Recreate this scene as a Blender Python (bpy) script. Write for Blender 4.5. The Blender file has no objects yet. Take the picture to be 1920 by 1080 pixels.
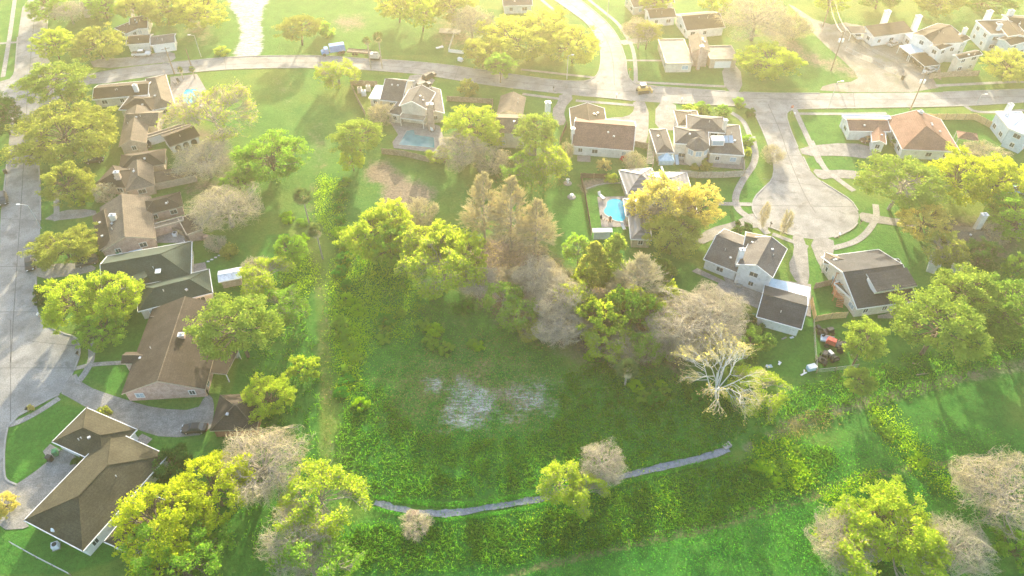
import bpy, bmesh, math, random
import numpy as np
from mathutils import Vector, Matrix
from mathutils.geometry import tessellate_polygon
R = math.radians
SC = bpy.context.scene
COL = SC.collection
random.seed(7)

# ------------------------------------------------------------------ camera, sky, sun, exposure
CAMH, PITCH, FPX = 115.0, R(45.5), 1400.0
cam_d = bpy.data.cameras.new('camera'); cam_d.sensor_width = 36; cam_d.lens = FPX/1920*36
cam_d.clip_start = 1; cam_d.clip_end = 6000
cam = bpy.data.objects.new('camera', cam_d); COL.objects.link(cam)
cam.location = (0, 0, CAMH); cam.rotation_euler = (R(90)-PITCH, 0, 0)
SC.camera = cam
SUN_EL, SUN_AZ = 14.5, 5.0          # sun straight ahead of the lens, degrees east of +Y
w = bpy.data.worlds.new('World'); SC.world = w; w.use_nodes = True
nt = w.node_tree; bg = nt.nodes['Background']
sky = nt.nodes.new('ShaderNodeTexSky'); sky.sky_type = 'NISHITA'; sky.sun_disc = False
sky.sun_elevation = R(SUN_EL); sky.sun_rotation = R(SUN_AZ); sky.air_density = 1.0; sky.dust_density = 2.0
nt.links.new(sky.outputs[0], bg.inputs[0]); bg.inputs[1].default_value = 0.15
sd = bpy.data.lights.new('sun', 'SUN'); sd.energy = 4.2; sd.angle = R(0.55); sd.color = (1.0, .86, .60)
so = bpy.data.objects.new('sun', sd); COL.objects.link(so)
dirv = Vector((math.sin(R(SUN_AZ))*math.cos(R(SUN_EL)), math.cos(R(SUN_AZ))*math.cos(R(SUN_EL)), math.sin(R(SUN_EL))))
so.rotation_euler = dirv.to_track_quat('Z', 'Y').to_euler(); so.location = (0, 200, 200)
SC.view_settings.view_transform = 'Standard'; SC.view_settings.look = 'None'
SC.view_settings.exposure = 2.1; SC.view_settings.gamma = 1.0
SC.cycles.volume_bounces = 1; SC.cycles.max_bounces = 6; SC.cycles.transmission_bounces = 4
SC.cycles.diffuse_bounces = 3

# ------------------------------------------------------------------ helpers
SP, CP = math.sin(PITCH), math.cos(PITCH)
def gp(x, y, z=0.0):
    """ground position (world) of a place seen at this map reading, at height z"""
    u = (x-960)/FPX; v = (y-540)/FPX
    t = (CAMH-z)/(SP+v*CP)
    return Vector((u*t, t*(CP-v*SP), z))
def proj(p):
    q = Vector(p)-Vector((0, 0, CAMH)); zc = q.y*CP-q.z*SP
    return 960+FPX*q.x/zc, 540-FPX*(q.y*SP+q.z*CP)/zc
def pxm(y, z=0.0): return FPX*(SP+(y-540)/FPX*CP)/(CAMH-z)   # pixels per metre
TO = {}
for i, ry in enumerate((0, 250, 500, 780)):
    for j in range(4): TO[('R', 'R', 'S', 'T')[i]+str(j+1+(4 if i == 1 else 0))] = (480*j, ry)
def tl(t, *pts):
    ox, oy = TO[t]; r = [(ox+a/3.6, oy+b/3.6) for a, b in pts]
    return r if len(r) > 1 else r[0]
def tag(o, label=None, cat=None, group=None, kind=None):
    if label: o['label'] = label
    if cat: o['category'] = cat
    if group: o['group'] = group
    if kind: o['kind'] = kind
    return o
def empty(name, loc, rz=0, label=None, cat=None, group=None):
    o = bpy.data.objects.new(name, None); COL.objects.link(o); o.location = loc; o.rotation_euler = (0, 0, rz)
    o.empty_display_size = .5
    return tag(o, label, cat, group)
def mesh_obj(name, V, F, mats, parent=None, org=(0, 0, 0), mi=None, smooth=False):
    V = np.asarray(V, dtype=np.float64).reshape(-1, 3)-np.array(org)
    me = bpy.data.meshes.new(name)
    if isinstance(F, np.ndarray):
        n, k = F.shape
        me.vertices.add(len(V)); me.vertices.foreach_set('co', V.astype(np.float32).ravel())
        me.loops.add(n*k); me.loops.foreach_set('vertex_index', F.astype(np.int32).ravel())
        me.polygons.add(n); me.polygons.foreach_set('loop_start', np.arange(0, n*k, k, dtype=np.int32))
        me.update(calc_edges=True)
    else: me.from_pydata([tuple(v) for v in V], [], F); me.update()
    for m in (mats if isinstance(mats, (list, tuple)) else [mats]): me.materials.append(m)
    if mi is not None: me.polygons.foreach_set('material_index', np.asarray(mi, dtype=np.int32))
    if smooth: me.polygons.foreach_set('use_smooth', np.ones(len(me.polygons), dtype=bool))
    o = bpy.data.objects.new(name, me); COL.objects.link(o)
    if parent: o.parent = parent
    return o
class MB:
    def __init__(s): s.V = []; s.F = []; s.M = []
    def face(s, pts, m=0):
        n = len(s.V); s.V += [tuple(p) for p in pts]; s.F.append(tuple(range(n, n+len(pts)))); s.M.append(m)
    def box(s, c, d, rz=0, m=0, rx=0):
        """box centred at c with sizes d, turned about z (and tilted about its x)"""
        n = len(s.V); mt = Matrix.Rotation(rz, 3, 'Z') @ Matrix.Rotation(rx, 3, 'X'); c = Vector(c)
        for x in (-.5, .5):
            for y in (-.5, .5):
                for z in (-.5, .5): s.V.append(tuple(c+mt @ Vector((x*d[0], y*d[1], z*d[2]))))
        for f in ((0, 1, 3, 2), (4, 6, 7, 5), (0, 4, 5, 1), (2, 3, 7, 6), (0, 2, 6, 4), (1, 5, 7, 3)):
            s.F.append(tuple(n+i for i in f)); s.M.append(m)
        return s
    def prism(s, base, z0, z1, m=0, mtop=None, top=None):
        """vertical extrusion of a polygon given as (x, y) points"""
        n = len(s.V); k = len(base); tp = top or base
        s.V += [(p[0], p[1], z0) for p in base]+[(p[0], p[1], z1) for p in tp]
        for i in range(k):
            j = (i+1) % k; s.F.append((n+i, n+j, n+k+j, n+k+i)); s.M.append(m)
        s.F.append(tuple(n+k+i for i in range(k))); s.M.append(m if mtop is None else mtop)
        s.F.append(tuple(n+i for i in reversed(range(k)))); s.M.append(m)
        return s
    def tube(s, a, b, r0, r1=None, n=6, m=0, cap=True):
        r1 = r0 if r1 is None else r1; a = Vector(a); b = Vector(b); d = (b-a).normalized()
        u = d.orthogonal().normalized(); v = d.cross(u); k = len(s.V)
        for p, r in ((a, r0), (b, r1)):
            for i in range(n):
                t = 2*math.pi*i/n; s.V.append(tuple(p+(u*math.cos(t)+v*math.sin(t))*r))
        for i in range(n):
            j = (i+1) % n; s.F.append((k+i, k+j, k+n+j, k+n+i)); s.M.append(m)
        if cap: s.F.append(tuple(k+i for i in reversed(range(n)))); s.M.append(m); s.F.append(tuple(k+n+i for i in range(n))); s.M.append(m)
        return s
    def build(s, name, mats, parent=None, org=(0, 0, 0), smooth=False):
        return mesh_obj(name, s.V, s.F, mats, parent, org, s.M, smooth)

# ------------------------------------------------------------------ materials
def N(t, typ, **kw):
    n = t.nodes.new(typ)
    for k, v in kw.items():
        if k in n.inputs.keys(): n.inputs[k].default_value = v
        else: setattr(n, k, v)
    return n
def c4(c): return (c[0], c[1], c[2], 1)
def mixc(t, f, a, b, mode='MIX'):
    n = t.nodes.new('ShaderNodeMix'); n.data_type = 'RGBA'; n.blend_type = mode
    for sock, v in ((n.inputs[0], f), (n.inputs[6], a), (n.inputs[7], b)):
        if isinstance(v, bpy.types.NodeSocket): t.links.new(v, sock)
        elif isinstance(v, (int, float)): sock.default_value = v
        else: sock.default_value = c4(v)
    return n.outputs[2]
def mth(t, op, a, b=0.0, c=0.0, clamp=False):
    n = t.nodes.new('ShaderNodeMath'); n.operation = op; n.use_clamp = clamp
    for sock, v in zip(n.inputs, (a, b, c)):
        if isinstance(v, bpy.types.NodeSocket): t.links.new(v, sock)
        else: sock.default_value = v
    return n.outputs[0]
def ramp(t, f, lo, hi):
    n = t.nodes.new('ShaderNodeMapRange'); n.interpolation_type = 'SMOOTHSTEP'
    t.links.new(f, n.inputs[0]); n.inputs[1].default_value = lo; n.inputs[2].default_value = hi
    return n.outputs[0]
def noise(t, co, scale, detail=4, rough=.6, dist=0):
    n = N(t, 'ShaderNodeTexNoise', Scale=scale, Detail=detail, Roughness=rough, Distortion=dist)
    t.links.new(co, n.inputs['Vector']); return n.outputs[0]
def newmat(name):
    m = bpy.data.materials.new(name); m.use_nodes = True; t = m.node_tree
    b = t.nodes['Principled BSDF']; b.inputs['Roughness'].default_value = .8
    b.inputs['Specular IOR Level'].default_value = .3
    return m, t, b
def pmat(name, ca, cb, scale=1.0, rough=.85, fine=None, bump=0.0, spec=.3, stain=None, metal=0, lo=.35, hi=.65):
    """two colours mixed by noise at two sizes, with optional stains"""
    m, t, b = newmat(name); g = t.nodes.new('ShaderNodeNewGeometry').outputs['Position']
    n1 = noise(t, g, scale, 5); c = mixc(t, ramp(t, n1, lo, hi), ca, cb)
    n2 = noise(t, g, fine or scale*14, 3)
    c = mixc(t, .55, c, mixc(t, ramp(t, n2, .3, .7), (.25, .25, .25), (.75, .75, .75)), 'OVERLAY')
    if stain:
        n3 = noise(t, g, stain[1], 6, .7); c = mixc(t, mth(t, 'MULTIPLY', ramp(t, n3, .52, .68), .75), c, stain[0])
    t.links.new(c, b.inputs['Base Color']); b.inputs['Roughness'].default_value = rough
    b.inputs['Specular IOR Level'].default_value = spec; b.inputs['Metallic'].default_value = metal
    if bump:
        bn = N(t, 'ShaderNodeBump', Strength=bump, Distance=.1); t.links.new(n2, bn.inputs['Height']); t.links.new(bn.outputs[0], b.inputs['Normal'])
    return m
def shingle(name, ca, cb):
    """asphalt shingles: courses up the slope, blotches and streaked algae"""
    m, t, b = newmat(name); g = t.nodes.new('ShaderNodeNewGeometry').outputs['Position']
    sp = t.nodes.new('ShaderNodeSeparateXYZ'); t.links.new(g, sp.inputs[0])
    crs = mth(t, 'FRACT', mth(t, 'MULTIPLY', sp.outputs[2], 6.0))
    c = mixc(t, ramp(t, noise(t, g, .35, 6, .65), .3, .7), ca, cb)
    c = mixc(t, .75, c, mixc(t, ramp(t, noise(t, g, 4, 5, .75), .25, .75), (.15,)*3, (.85,)*3), 'OVERLAY')
    c = mixc(t, mth(t, 'MULTIPLY', ramp(t, noise(t, g, .9, 6, .75, 1.0), .55, .7), .45), c, (ca[0]*.45, ca[1]*.5, ca[2]*.45))
    c = mixc(t, mth(t, 'MULTIPLY', ramp(t, crs, .0, .25), .22), mixc(t, .8, c, (0, 0, 0), 'MIX'), c) if False else c
    cc = mixc(t, mth(t, 'MULTIPLY', mth(t, 'SUBTRACT', 1.0, ramp(t, crs, .0, .3)), .35), c, (ca[0]*.4, ca[1]*.4, ca[2]*.4))
    t.links.new(cc, b.inputs['Base Color']); b.inputs['Roughness'].default_value = .9
    bn = N(t, 'ShaderNodeBump', Strength=.5, Distance=.05); t.links.new(noise(t, g, 7, 3), bn.inputs['Height']); t.links.new(bn.outputs[0], b.inputs['Normal'])
    return m
def leafmat(name, ca, cb, tr=.5, cc=None, hue=.5):
    """leaves: diffuse with light passing through, colour varying leaf by leaf and tree by tree"""
    m, t, b = newmat(name); t.nodes.remove(b); out = t.nodes['Material Output']
    g = t.nodes.new('ShaderNodeNewGeometry'); oi = t.nodes.new('ShaderNodeObjectInfo')
    f = ramp(t, mth(t, 'ADD', mth(t, 'MULTIPLY', g.outputs['Random Per Island'], .6), mth(t, 'MULTIPLY', noise(t, g.outputs['Position'], .35, 3), .7)), .35, .95)
    c = mixc(t, f, ca, cb)
    if cc: c = mixc(t, ramp(t, g.outputs['Random Per Island'], .72, .9), c, cc)
    c = mixc(t, mth(t, 'MULTIPLY', oi.outputs['Random'], .3), c, (cb[0]*.7, cb[1]*.8, cb[2]*.7))
    d = t.nodes.new('ShaderNodeBsdfDiffuse'); tt = t.nodes.new('ShaderNodeBsdfTranslucent'); mx = t.nodes.new('ShaderNodeMixShader')
    t.links.new(c, d.inputs[0]); t.links.new(mixc(t, .5, c, (min(1, cb[0]*2.0), min(1, cb[1]*1.9), cb[2]*.6), 'MIX'), tt.inputs[0])
    mx.inputs[0].default_value = tr; t.links.new(d.outputs[0], mx.inputs[1]); t.links.new(tt.outputs[0], mx.inputs[2]); t.links.new(mx.outputs[0], out.inputs[0])
    return m
M = {}
M['concrete'] = pmat('concrete', (.20, .20, .195), (.30, .295, .285), .22, fine=6, stain=((.13, .13, .125), .35))
M['walk'] = pmat('sidewalk concrete', (.24, .235, .225), (.31, .305, .29), .5, fine=5, stain=((.17, .165, .15), .8))
M['kerb'] = pmat('kerb concrete', (.28, .275, .265), (.35, .345, .33), 1)
M['drive'] = pmat('driveway concrete', (.20, .195, .185), (.28, .27, .255), .5, fine=5, stain=((.14, .14, .13), .45))
M['joint'] = pmat('road joint tar', (.10, .10, .10), (.15, .15, .15), 1)
M['gravelroad'] = pmat('crushed pale gravel', (.30, .29, .27), (.50, .49, .47), .35, fine=3, stain=((.2, .19, .15), .6), bump=.5)
M['gravel'] = pmat('dusty gravel', (.17, .155, .125), (.26, .24, .205), .18, fine=3, stain=((.16, .17, .08), .12), bump=.3)
M['asphalt'] = pmat('asphalt', (.13, .13, .13), (.19, .19, .185), .3, stain=((.1, .1, .1), .6))
M['path'] = pmat('limestone path gravel', (.16, .18, .22), (.25, .27, .32), 1.2, fine=8, stain=((.16, .19, .15), 1.0), bump=.6)
M['patio'] = pmat('patio paving', (.22, .205, .20), (.30, .28, .27), .8, fine=6, stain=((.27, .24, .22), .9))
M['bark'] = pmat('bark', (.10, .075, .055), (.19, .15, .115), 3, bump=.5)
M['greybark'] = pmat('grey bark', (.28, .245, .205), (.42, .37, .31), 3, bump=.3)
M['whitebark'] = pmat('white sycamore bark', (.50, .49, .46), (.70, .69, .66), 1.5, stain=((.3, .27, .22), 1.5))
M['wfascia'] = pmat('white painted trim', (.70, .70, .69), (.80, .80, .79), 2, rough=.5, stain=((.55, .54, .5), 2))
M['tfascia'] = pmat('tan painted trim', (.40, .33, .26), (.48, .40, .32), 2, rough=.5)
M['dfascia'] = pmat('brown painted trim', (.14, .10, .08), (.2, .15, .11), 2, rough=.5)
M['white'] = pmat('white siding', (.66, .66, .65), (.76, .76, .75), .8, rough=.6, stain=((.5, .49, .45), 1.2))
M['cream'] = pmat('cream siding', (.55, .50, .43), (.64, .59, .51), .8, rough=.7, stain=((.42, .38, .3), 1.2))
M['bluewhite'] = pmat('pale blue siding', (.50, .58, .66), (.58, .66, .74), .8, rough=.7, stain=((.4, .45, .5), 1.2))
M['pink'] = pmat('pinkish brick', (.40, .27, .23), (.52, .38, .33), 1.2, rough=.9, fine=9)
M['redbrick'] = pmat('red brick', (.33, .14, .09), (.44, .21, .14), 1.2, rough=.9, fine=9)
M['tan'] = pmat('tan brick', (.40, .32, .25), (.50, .41, .33), 1.2, rough=.9, fine=9)
M['r_brown'] = shingle('brown shingles', (.036, .027, .022), (.070, .054, .043))
M['r_olive'] = shingle('olive brown shingles', (.040, .036, .022), (.070, .063, .040))
M['r_green'] = shingle('dark green shingles', (.022, .042, .034), (.042, .068, .054))
M['r_tan'] = shingle('tan and sunlit shingles', (.11, .088, .068), (.175, .145, .11))  # tan roofs, and sunlit slopes of darker roofs painted lighter
M['r_grey'] = shingle('slate grey shingles', (.075, .072, .076), (.125, .12, .12))
M['r_dark'] = shingle('charcoal shingles', (.030, .034, .045), (.060, .064, .075))
M['r_red'] = shingle('dull red shingles', (.15, .080, .068), (.21, .12, .10))
M['r_terra'] = shingle('terracotta shingles', (.20, .105, .075), (.28, .155, .115))
M['r_flat'] = pmat('flat tar and gravel roof', (.26, .22, .175), (.38, .33, .27), .5, stain=((.22, .19, .15), .7))
def metal_roof():
    m, t, b = newmat('ribbed metal roofing'); g = t.nodes.new('ShaderNodeNewGeometry').outputs['Position']
    sp = t.nodes.new('ShaderNodeSeparateXYZ'); t.links.new(g, sp.inputs[0])
    s = mth(t, 'FRACT', mth(t, 'MULTIPLY', sp.outputs[2], 2.1)); s2 = ramp(t, mth(t, 'ABSOLUTE', mth(t, 'SUBTRACT', s, .5)), .15, .4)
    c = mixc(t, s2, (.14, .14, .155), (.26, .26, .28)); c = mixc(t, ramp(t, noise(t, g, .4, 5), .4, .7), c, (.18, .175, .18))
    t.links.new(c, b.inputs['Base Color']); b.inputs['Roughness'].default_value = .5; b.inputs['Metallic'].default_value = 0
    return m
M['r_metal'] = metal_roof()
M['m_white'] = pmat('white metal sheet', (.62, .64, .68), (.78, .80, .84), 1.5, rough=.4, stain=((.45, .42, .42), 2))
M['m_blue'] = pmat('pale blue sheet roofing', (.40, .53, .62), (.50, .63, .72), .8, rough=.4)
M['glass'] = pmat('window glass', (.035, .045, .06), (.06, .075, .09), 1, rough=.12, spec=.6)
M['skyglass'] = pmat('pale window glass', (.30, .40, .48), (.40, .50, .58), 1, rough=.12, spec=.6)
M['dark'] = pmat('dark opening', (.03, .026, .022), (.05, .045, .04), 1)
M['door'] = pmat('brown door paint', (.22, .12, .08), (.28, .16, .10), 1, rough=.5)
M['fencewood'] = pmat('weathered fence boards', (.27, .20, .14), (.38, .30, .22), 1.5, fine=6, stain=((.18, .13, .09), 1.0))
M['fencenew'] = pmat('new pine fence boards', (.52, .36, .17), (.62, .45, .24), 1.2, fine=6)
M['fencedark'] = pmat('dark stained fence', (.07, .05, .04), (.11, .08, .06), 1.5)
M['fencegrey'] = pmat('silver grey fence boards', (.33, .30, .27), (.43, .40, .36), 1.5, fine=6)
M['deck'] = pmat('orange stained deck boards', (.42, .17, .08), (.54, .25, .13), 1.5, fine=5)
M['pole'] = pmat('creosote pole wood', (.20, .14, .10), (.28, .21, .15), 1.5)
M['steel'] = pmat('galvanised steel', (.48, .48, .48), (.58, .58, .58), 2, rough=.4, metal=.3)
M['black'] = pmat('black paint', (.015, .015, .017), (.025, .025, .028), 2, rough=.35, spec=.5)
M['rubber'] = pmat('tyre rubber', (.02, .02, .02), (.035, .035, .035), 3, rough=.9)
M['binG'] = pmat('green plastic', (.03, .16, .07), (.05, .22, .1), 2, rough=.5)
M['yellow'] = pmat('yellow machine paint', (.42, .28, .06), (.52, .36, .10), 2, rough=.5, stain=((.3, .22, .1), 2))
M['redp'] = pmat('red machine paint', (.42, .06, .045), (.52, .1, .075), 2, rough=.45)
M['bluep'] = pmat('blue paint', (.06, .22, .52), (.09, .28, .6), 2, rough=.4)
M['tarp'] = pmat('pale blue tarpaulin', (.36, .55, .70), (.52, .70, .82), 1.5, rough=.6)
M['redflower'] = leafmat('red azalea flowers', (.55, .03, .09), (.7, .08, .15), .3)
def water(name, c, c2):
    m, t, b = newmat(name); g = t.nodes.new('ShaderNodeNewGeometry').outputs['Position']
    t.links.new(mixc(t, ramp(t, noise(t, g, .5, 3), .35, .65), c, c2), b.inputs['Base Color'])
    b.inputs['Roughness'].default_value = .12; b.inputs['IOR'].default_value = 1.33; b.inputs['Specular IOR Level'].default_value = .5
    bn = N(t, 'ShaderNodeBump', Strength=.25, Distance=.05); t.links.new(noise(t, g, 3, 3), bn.inputs['Height']); t.links.new(bn.outputs[0], b.inputs['Normal'])
    return m
M['pool'] = water('pool water', (.01, .38, .56), (.03, .47, .64))
M['pool2'] = water('green blue pool water', (.03, .22, .26), (.06, .29, .33))
L = {}
M['twig'] = leafmat('fine grey twigs', (.46, .43, .36), (.66, .62, .53), .45)
M['twigtan'] = leafmat('fine tan twigs', (.54, .47, .35), (.74, .65, .50), .45)
M['twigpink'] = leafmat('fine pinkish grey twigs', (.52, .46, .41), (.72, .65, .59), .45)
L['yellow'] = leafmat('sunlit spring leaves', (.20, .36, .035), (.47, .62, .06), .55, (.32, .36, .10))
L['lime'] = leafmat('lime spring leaves', (.11, .27, .035), (.29, .50, .06), .55, (.22, .26, .09))
L['green'] = leafmat('green leaves', (.08, .18, .035), (.20, .34, .06), .5)
L['dark'] = leafmat('dark green leaves', (.03, .10, .028), (.07, .17, .04), .4)
L['oak'] = leafmat('live oak leaves', (.16, .22, .055), (.38, .42, .10), .52)
L['gold'] = leafmat('golden oak leaves', (.42, .36, .11), (.76, .62, .22), .5)
L['amber'] = leafmat('amber yellow leaves', (.27, .40, .02), (.60, .66, .035), .55, (.34, .38, .08))
L['goldgreen'] = leafmat('sunlit yellow green leaves', (.26, .32, .06), (.54, .58, .12), .55)
L['pine'] = leafmat('pine needles', (.12, .22, .045), (.34, .45, .09), .5)
L['buff'] = leafmat('buff seed heads', (.44, .36, .17), (.62, .52, .27), .5)
L['redf'] = M['redflower']
L['weed'] = leafmat('weeds', (.035, .20, .028), (.10, .36, .045), .55)
L['grass'] = leafmat('long grass', (.07, .26, .035), (.19, .44, .05), .6)
L['weedSun'] = leafmat('weeds painted sunlit', (.14, .36, .015), (.38, .60, .02), .6)  # leaf colour brightened to stand in for sun through tree gaps
L['dry'] = leafmat('dry weeds', (.17, .17, .07), (.32, .28, .13), .45)
L['palm'] = leafmat('palm fronds', (.055, .12, .045), (.14, .21, .08), .35)

# ------------------------------------------------------------------ ground
def chaikin(p, n=2, closed=True):
    for _ in range(n):
        q = []; k = len(p)
        for i in range(k if closed else k-1):
            a, b = p[i], p[(i+1) % k]
            q += [(a[0]*.75+b[0]*.25, a[1]*.75+b[1]*.25), (a[0]*.25+b[0]*.75, a[1]*.25+b[1]*.75)]
        p = q if closed else [p[0]]+q+[p[-1]]
    return p
def G(pts): return [tuple(gp(*p))[:2] for p in pts]
def inside(P, poly):
    x, y = P[:, 0], P[:, 1]; r = np.zeros(len(P), bool); k = len(poly)
    for i in range(k):
        x1, y1 = poly[i]; x2, y2 = poly[(i+1) % k]
        if y1 == y2: continue
        c = ((y1 > y) != (y2 > y)) & (x < (x2-x1)*(y-y1)/(y2-y1)+x1); r ^= c
    return r
def edged(P, poly, closed=True):
    d = np.full(len(P), 1e9); k = len(poly)
    for i in range(k if closed else k-1):
        a = np.array(poly[i]); b = np.array(poly[(i+1) % k]); ab = b-a
        t = np.clip(((P-a)@ab)/max(1e-9, ab@ab), 0, 1); d = np.minimum(d, np.hypot(*(P-(a+t[:, None]*ab)).T))
    return d
gx = np.concatenate([[-4000, -1500, -700, -400, -280], np.arange(-200, 200.1, .8), [280, 400, 700, 1500, 4000]])
gy = np.concatenate([[-3000, -900, -200, -40, 10], np.arange(38, 285, .8), [320, 400, 600, 1200, 2500, 6000]])
GX, GY = np.meshgrid(gx, gy); GP = np.stack([GX.ravel(), GY.ravel()], 1); nx, ny = len(gx), len(gy)
rng = np.random.default_rng(5)
lay = {k: np.zeros(len(GP)) for k in ('dirt', 'mud', 'dry', 'lush', 'lawn', 'litter', 'shadegreen')}
def zone(k, pts, soft=3.0, s=1.0, sm=1):
    poly = G(chaikin(pts, sm)); xs = [p[0] for p in poly]; ys = [p[1] for p in poly]
    m = (GP[:, 0] > min(xs)-soft) & (GP[:, 0] < max(xs)+soft) & (GP[:, 1] > min(ys)-soft) & (GP[:, 1] < max(ys)+soft)
    Q = GP[m]; d = edged(Q, poly); sd = np.where(inside(Q, poly), d, -d)
    lay[k][m] = np.maximum(lay[k][m], s*np.clip(sd/soft*.5+.5, 0, 1))
def trail(k, pts, wd, soft=1.5, s=1.0):
    poly = G(chaikin(pts, 2, False)); d = edged(GP, poly, False)
    lay[k] = np.maximum(lay[k], s*np.clip((wd/2+soft-d)/soft, 0, 1))
# lawns (mown)
for p in ([(1180,160),(1360,166),(1370,100),(1178,80)], [(1395,170),(1610,160),(1590,60),(1400,80)],
          [(1475,215),(1600,215),(1600,275),(1500,278)], [(1505,290),(1640,290),(1640,330),(1520,320)],
          [(1560,450),(1700,430),(1740,560),(1520,520)], [(0,790),(110,740),(360,850),(340,980),(160,1080),(-60,1080),(-60,840)],
          [(150,680),(240,600),(300,560),(300,700),(220,750)], [(1070,330),(1180,300),(1190,480),(1050,480),(1000,330)],
          [(1180,470),(1330,500),(1400,620),(1380,700),(1250,560)], [(1410,600),(1550,560),(1720,610),(1720,690),(1430,720)],
          [(1300,320),(1450,320),(1400,460),(1330,440)], [(1720,215),(1920,215),(1920,310),(1800,300)], [(1090,0),(1160,60),(1200,150),(1230,60),(1200,0)],
          [(480,440),(560,440),(600,560),(600,1080),(380,1080),(440,700)], [(350,450),(470,440),(470,560),(400,560)],
          [(0,0),(60,0),(40,130),(0,160)], [(640,130),(940,170),(930,210),(680,170)], [(40,0),(1000,0),(1000,100),(300,110),(90,130)]):
    zone('lawn', p, 2)
zone('lush', [(620,560),(700,400),(760,560),(1000,540),(1060,660),(1100,830),(1000,950),(700,940),(640,760)], 5)
zone('lush', [(1060,660),(1400,700),(1480,820),(1380,850),(1150,890),(1060,900)], 5)
zone('lush', [(600,330),(660,330),(660,470),(620,470)], 4); zone('lush', [(640,960),(1400,850),(1920,760),(1920,900),(1500,960),(900,1080),(600,1080)], 5, .8)
zone('lush', [(1380,740),(1960,600),(2000,780),(1400,840)], 6, .75); zone('lush', [(560,1000),(1400,850),(2000,740),(2100,1100),(2000,1250),(500,1250)], 8, .85)
# bare soil, dry growth, leaf litter and pale mud
zone('dirt', [(680,305),(735,297),(752,330),(810,345),(825,380),(770,395),(700,385),(720,350),(680,340)], 4, .85)
zone('dirt', [(610,30),(700,20),(700,60),(620,65)], 6, .6); zone('dirt', [(560,210),(640,230),(630,330),(560,320)], 8, .5)
zone('dirt', [(470,130),(560,140),(590,200),(540,260),(500,200)], 8, .42)
zone('dirt', [(780,20),(880,20),(960,60),(870,110),(790,90)], 8, .5)
zone('dirt', [(290,20),(420,0),(430,90),(340,100)], 8, .5)
zone('dirt', [(1390,0),(1500,60),(1560,110),(1700,110),(1700,170),(1560,150),(1420,90)], 6, .55)
trail('dry', [(612,960),(609,860),(612,780),(603,680),(606,600),(597,540),(590,480),(585,400),(590,330),(610,300)], .9, 3.6, .40)
trail('dirt', [(622,930),(621,800),(618,650),(612,590)], .5, 1.2, .40)
trail('dirt', [(1480,800),(1560,770),(1660,745),(1800,705),(1960,680)], 1.6, 3.2, .50)
trail('dirt', [(1400,840),(1440,820),(1560,780)], 1.0, 2, .48)
trail('dry', [(940,1085),(1160,1030),(1350,990),(1540,930),(1640,890),(1940,860)], .35, .8, .62)
trail('dry', [(960,1075),(1160,1020),(1350,975),(1540,915),(1640,880),(1940,850)], .35, .8, .60)
zone('dirt', [(820,700),(900,680),(1000,700),(1045,730),(1050,800),(930,815),(820,790)], 9, .62)
zone('dry', [(690,680),(810,650),(900,620),(1010,660),(1060,720),(1060,810),(800,830),(700,790)], 10, .58)
zone('dry', [(790,590),(900,580),(920,640),(820,650)], 8, .5)
zone('mud', [(825,715),(890,715),(935,750),(965,785),(890,808),(815,795),(840,770)], 5, .80, 1)
zone('mud', [(800,705),(835,700),(835,742),(810,745)], 3, .7)
zone('mud', [(945,715),(1035,718),(1048,780),(1000,790),(950,760)], 6, .72)
zone('litter', [(880,440),(1000,440),(1080,520),(1240,540),(1380,620),(1300,680),(1150,690),(1000,640),(860,560)], 6, .9)
zone('litter', [(905,455),(965,455),(965,525),(915,525)], 2, 1)
zone('litter', [(1240,640),(1300,640),(1290,730),(1240,710)], 4, .7); zone('litter', [(330,200),(470,250),(450,440),(330,420)], 6, .55)
zone('litter', [(730,300),(880,290),(1080,300),(1050,350),(880,330)], 5, .45); zone('dirt', [(1080,340),(1125,330),(1165,342),(1110,350),(1095,372)], 2, .8)
zone('litter', [(1740,410),(1900,400),(1920,500),(1740,500)], 5, .8)
fineY = (GP[:, 1] > 37) & (GP[:, 1] < 285) & (np.abs(GP[:, 0]) < 200)
bump = np.zeros((ny, nx))
for sc, am in ((1, .16), (3, .2), (8, .25)):
    a = rng.random((ny//sc+2, nx//sc+2))
    iy = np.arange(ny)/sc; ix = np.arange(nx)/sc; y0 = iy.astype(int); x0 = ix.astype(int); fy = (iy-y0)[:, None]; fx = (ix-x0)[None]
    fy = fy*fy*(3-2*fy); fx = fx*fx*(3-2*fx)
    bump += am*(a[y0][:, x0]*(1-fy)*(1-fx)+a[y0+1][:, x0]*fy*(1-fx)+a[y0][:, x0+1]*(1-fy)*fx+a[y0+1][:, x0+1]*fy*fx)
gz = np.where(fineY, (bump.ravel()-.2)*np.maximum(lay['lush'], .12)*(1-lay['lawn'])*(1-np.minimum(1, lay['mud']*1.2)), 0)*.9-.01
def keepflat(pts, pad=1.5):
    global gz
    poly = G(pts); xs = [p[0] for p in poly]; ys = [p[1] for p in poly]
    m = (GP[:, 0] > min(xs)-pad-2) & (GP[:, 0] < max(xs)+pad+2) & (GP[:, 1] > min(ys)-pad-2) & (GP[:, 1] < max(ys)+pad+2)
    Q = GP[m]; d = edged(Q, poly); d = np.where(inside(Q, poly), 0, d); gz[m] = np.where(d < pad, -.02, gz[m])
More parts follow.
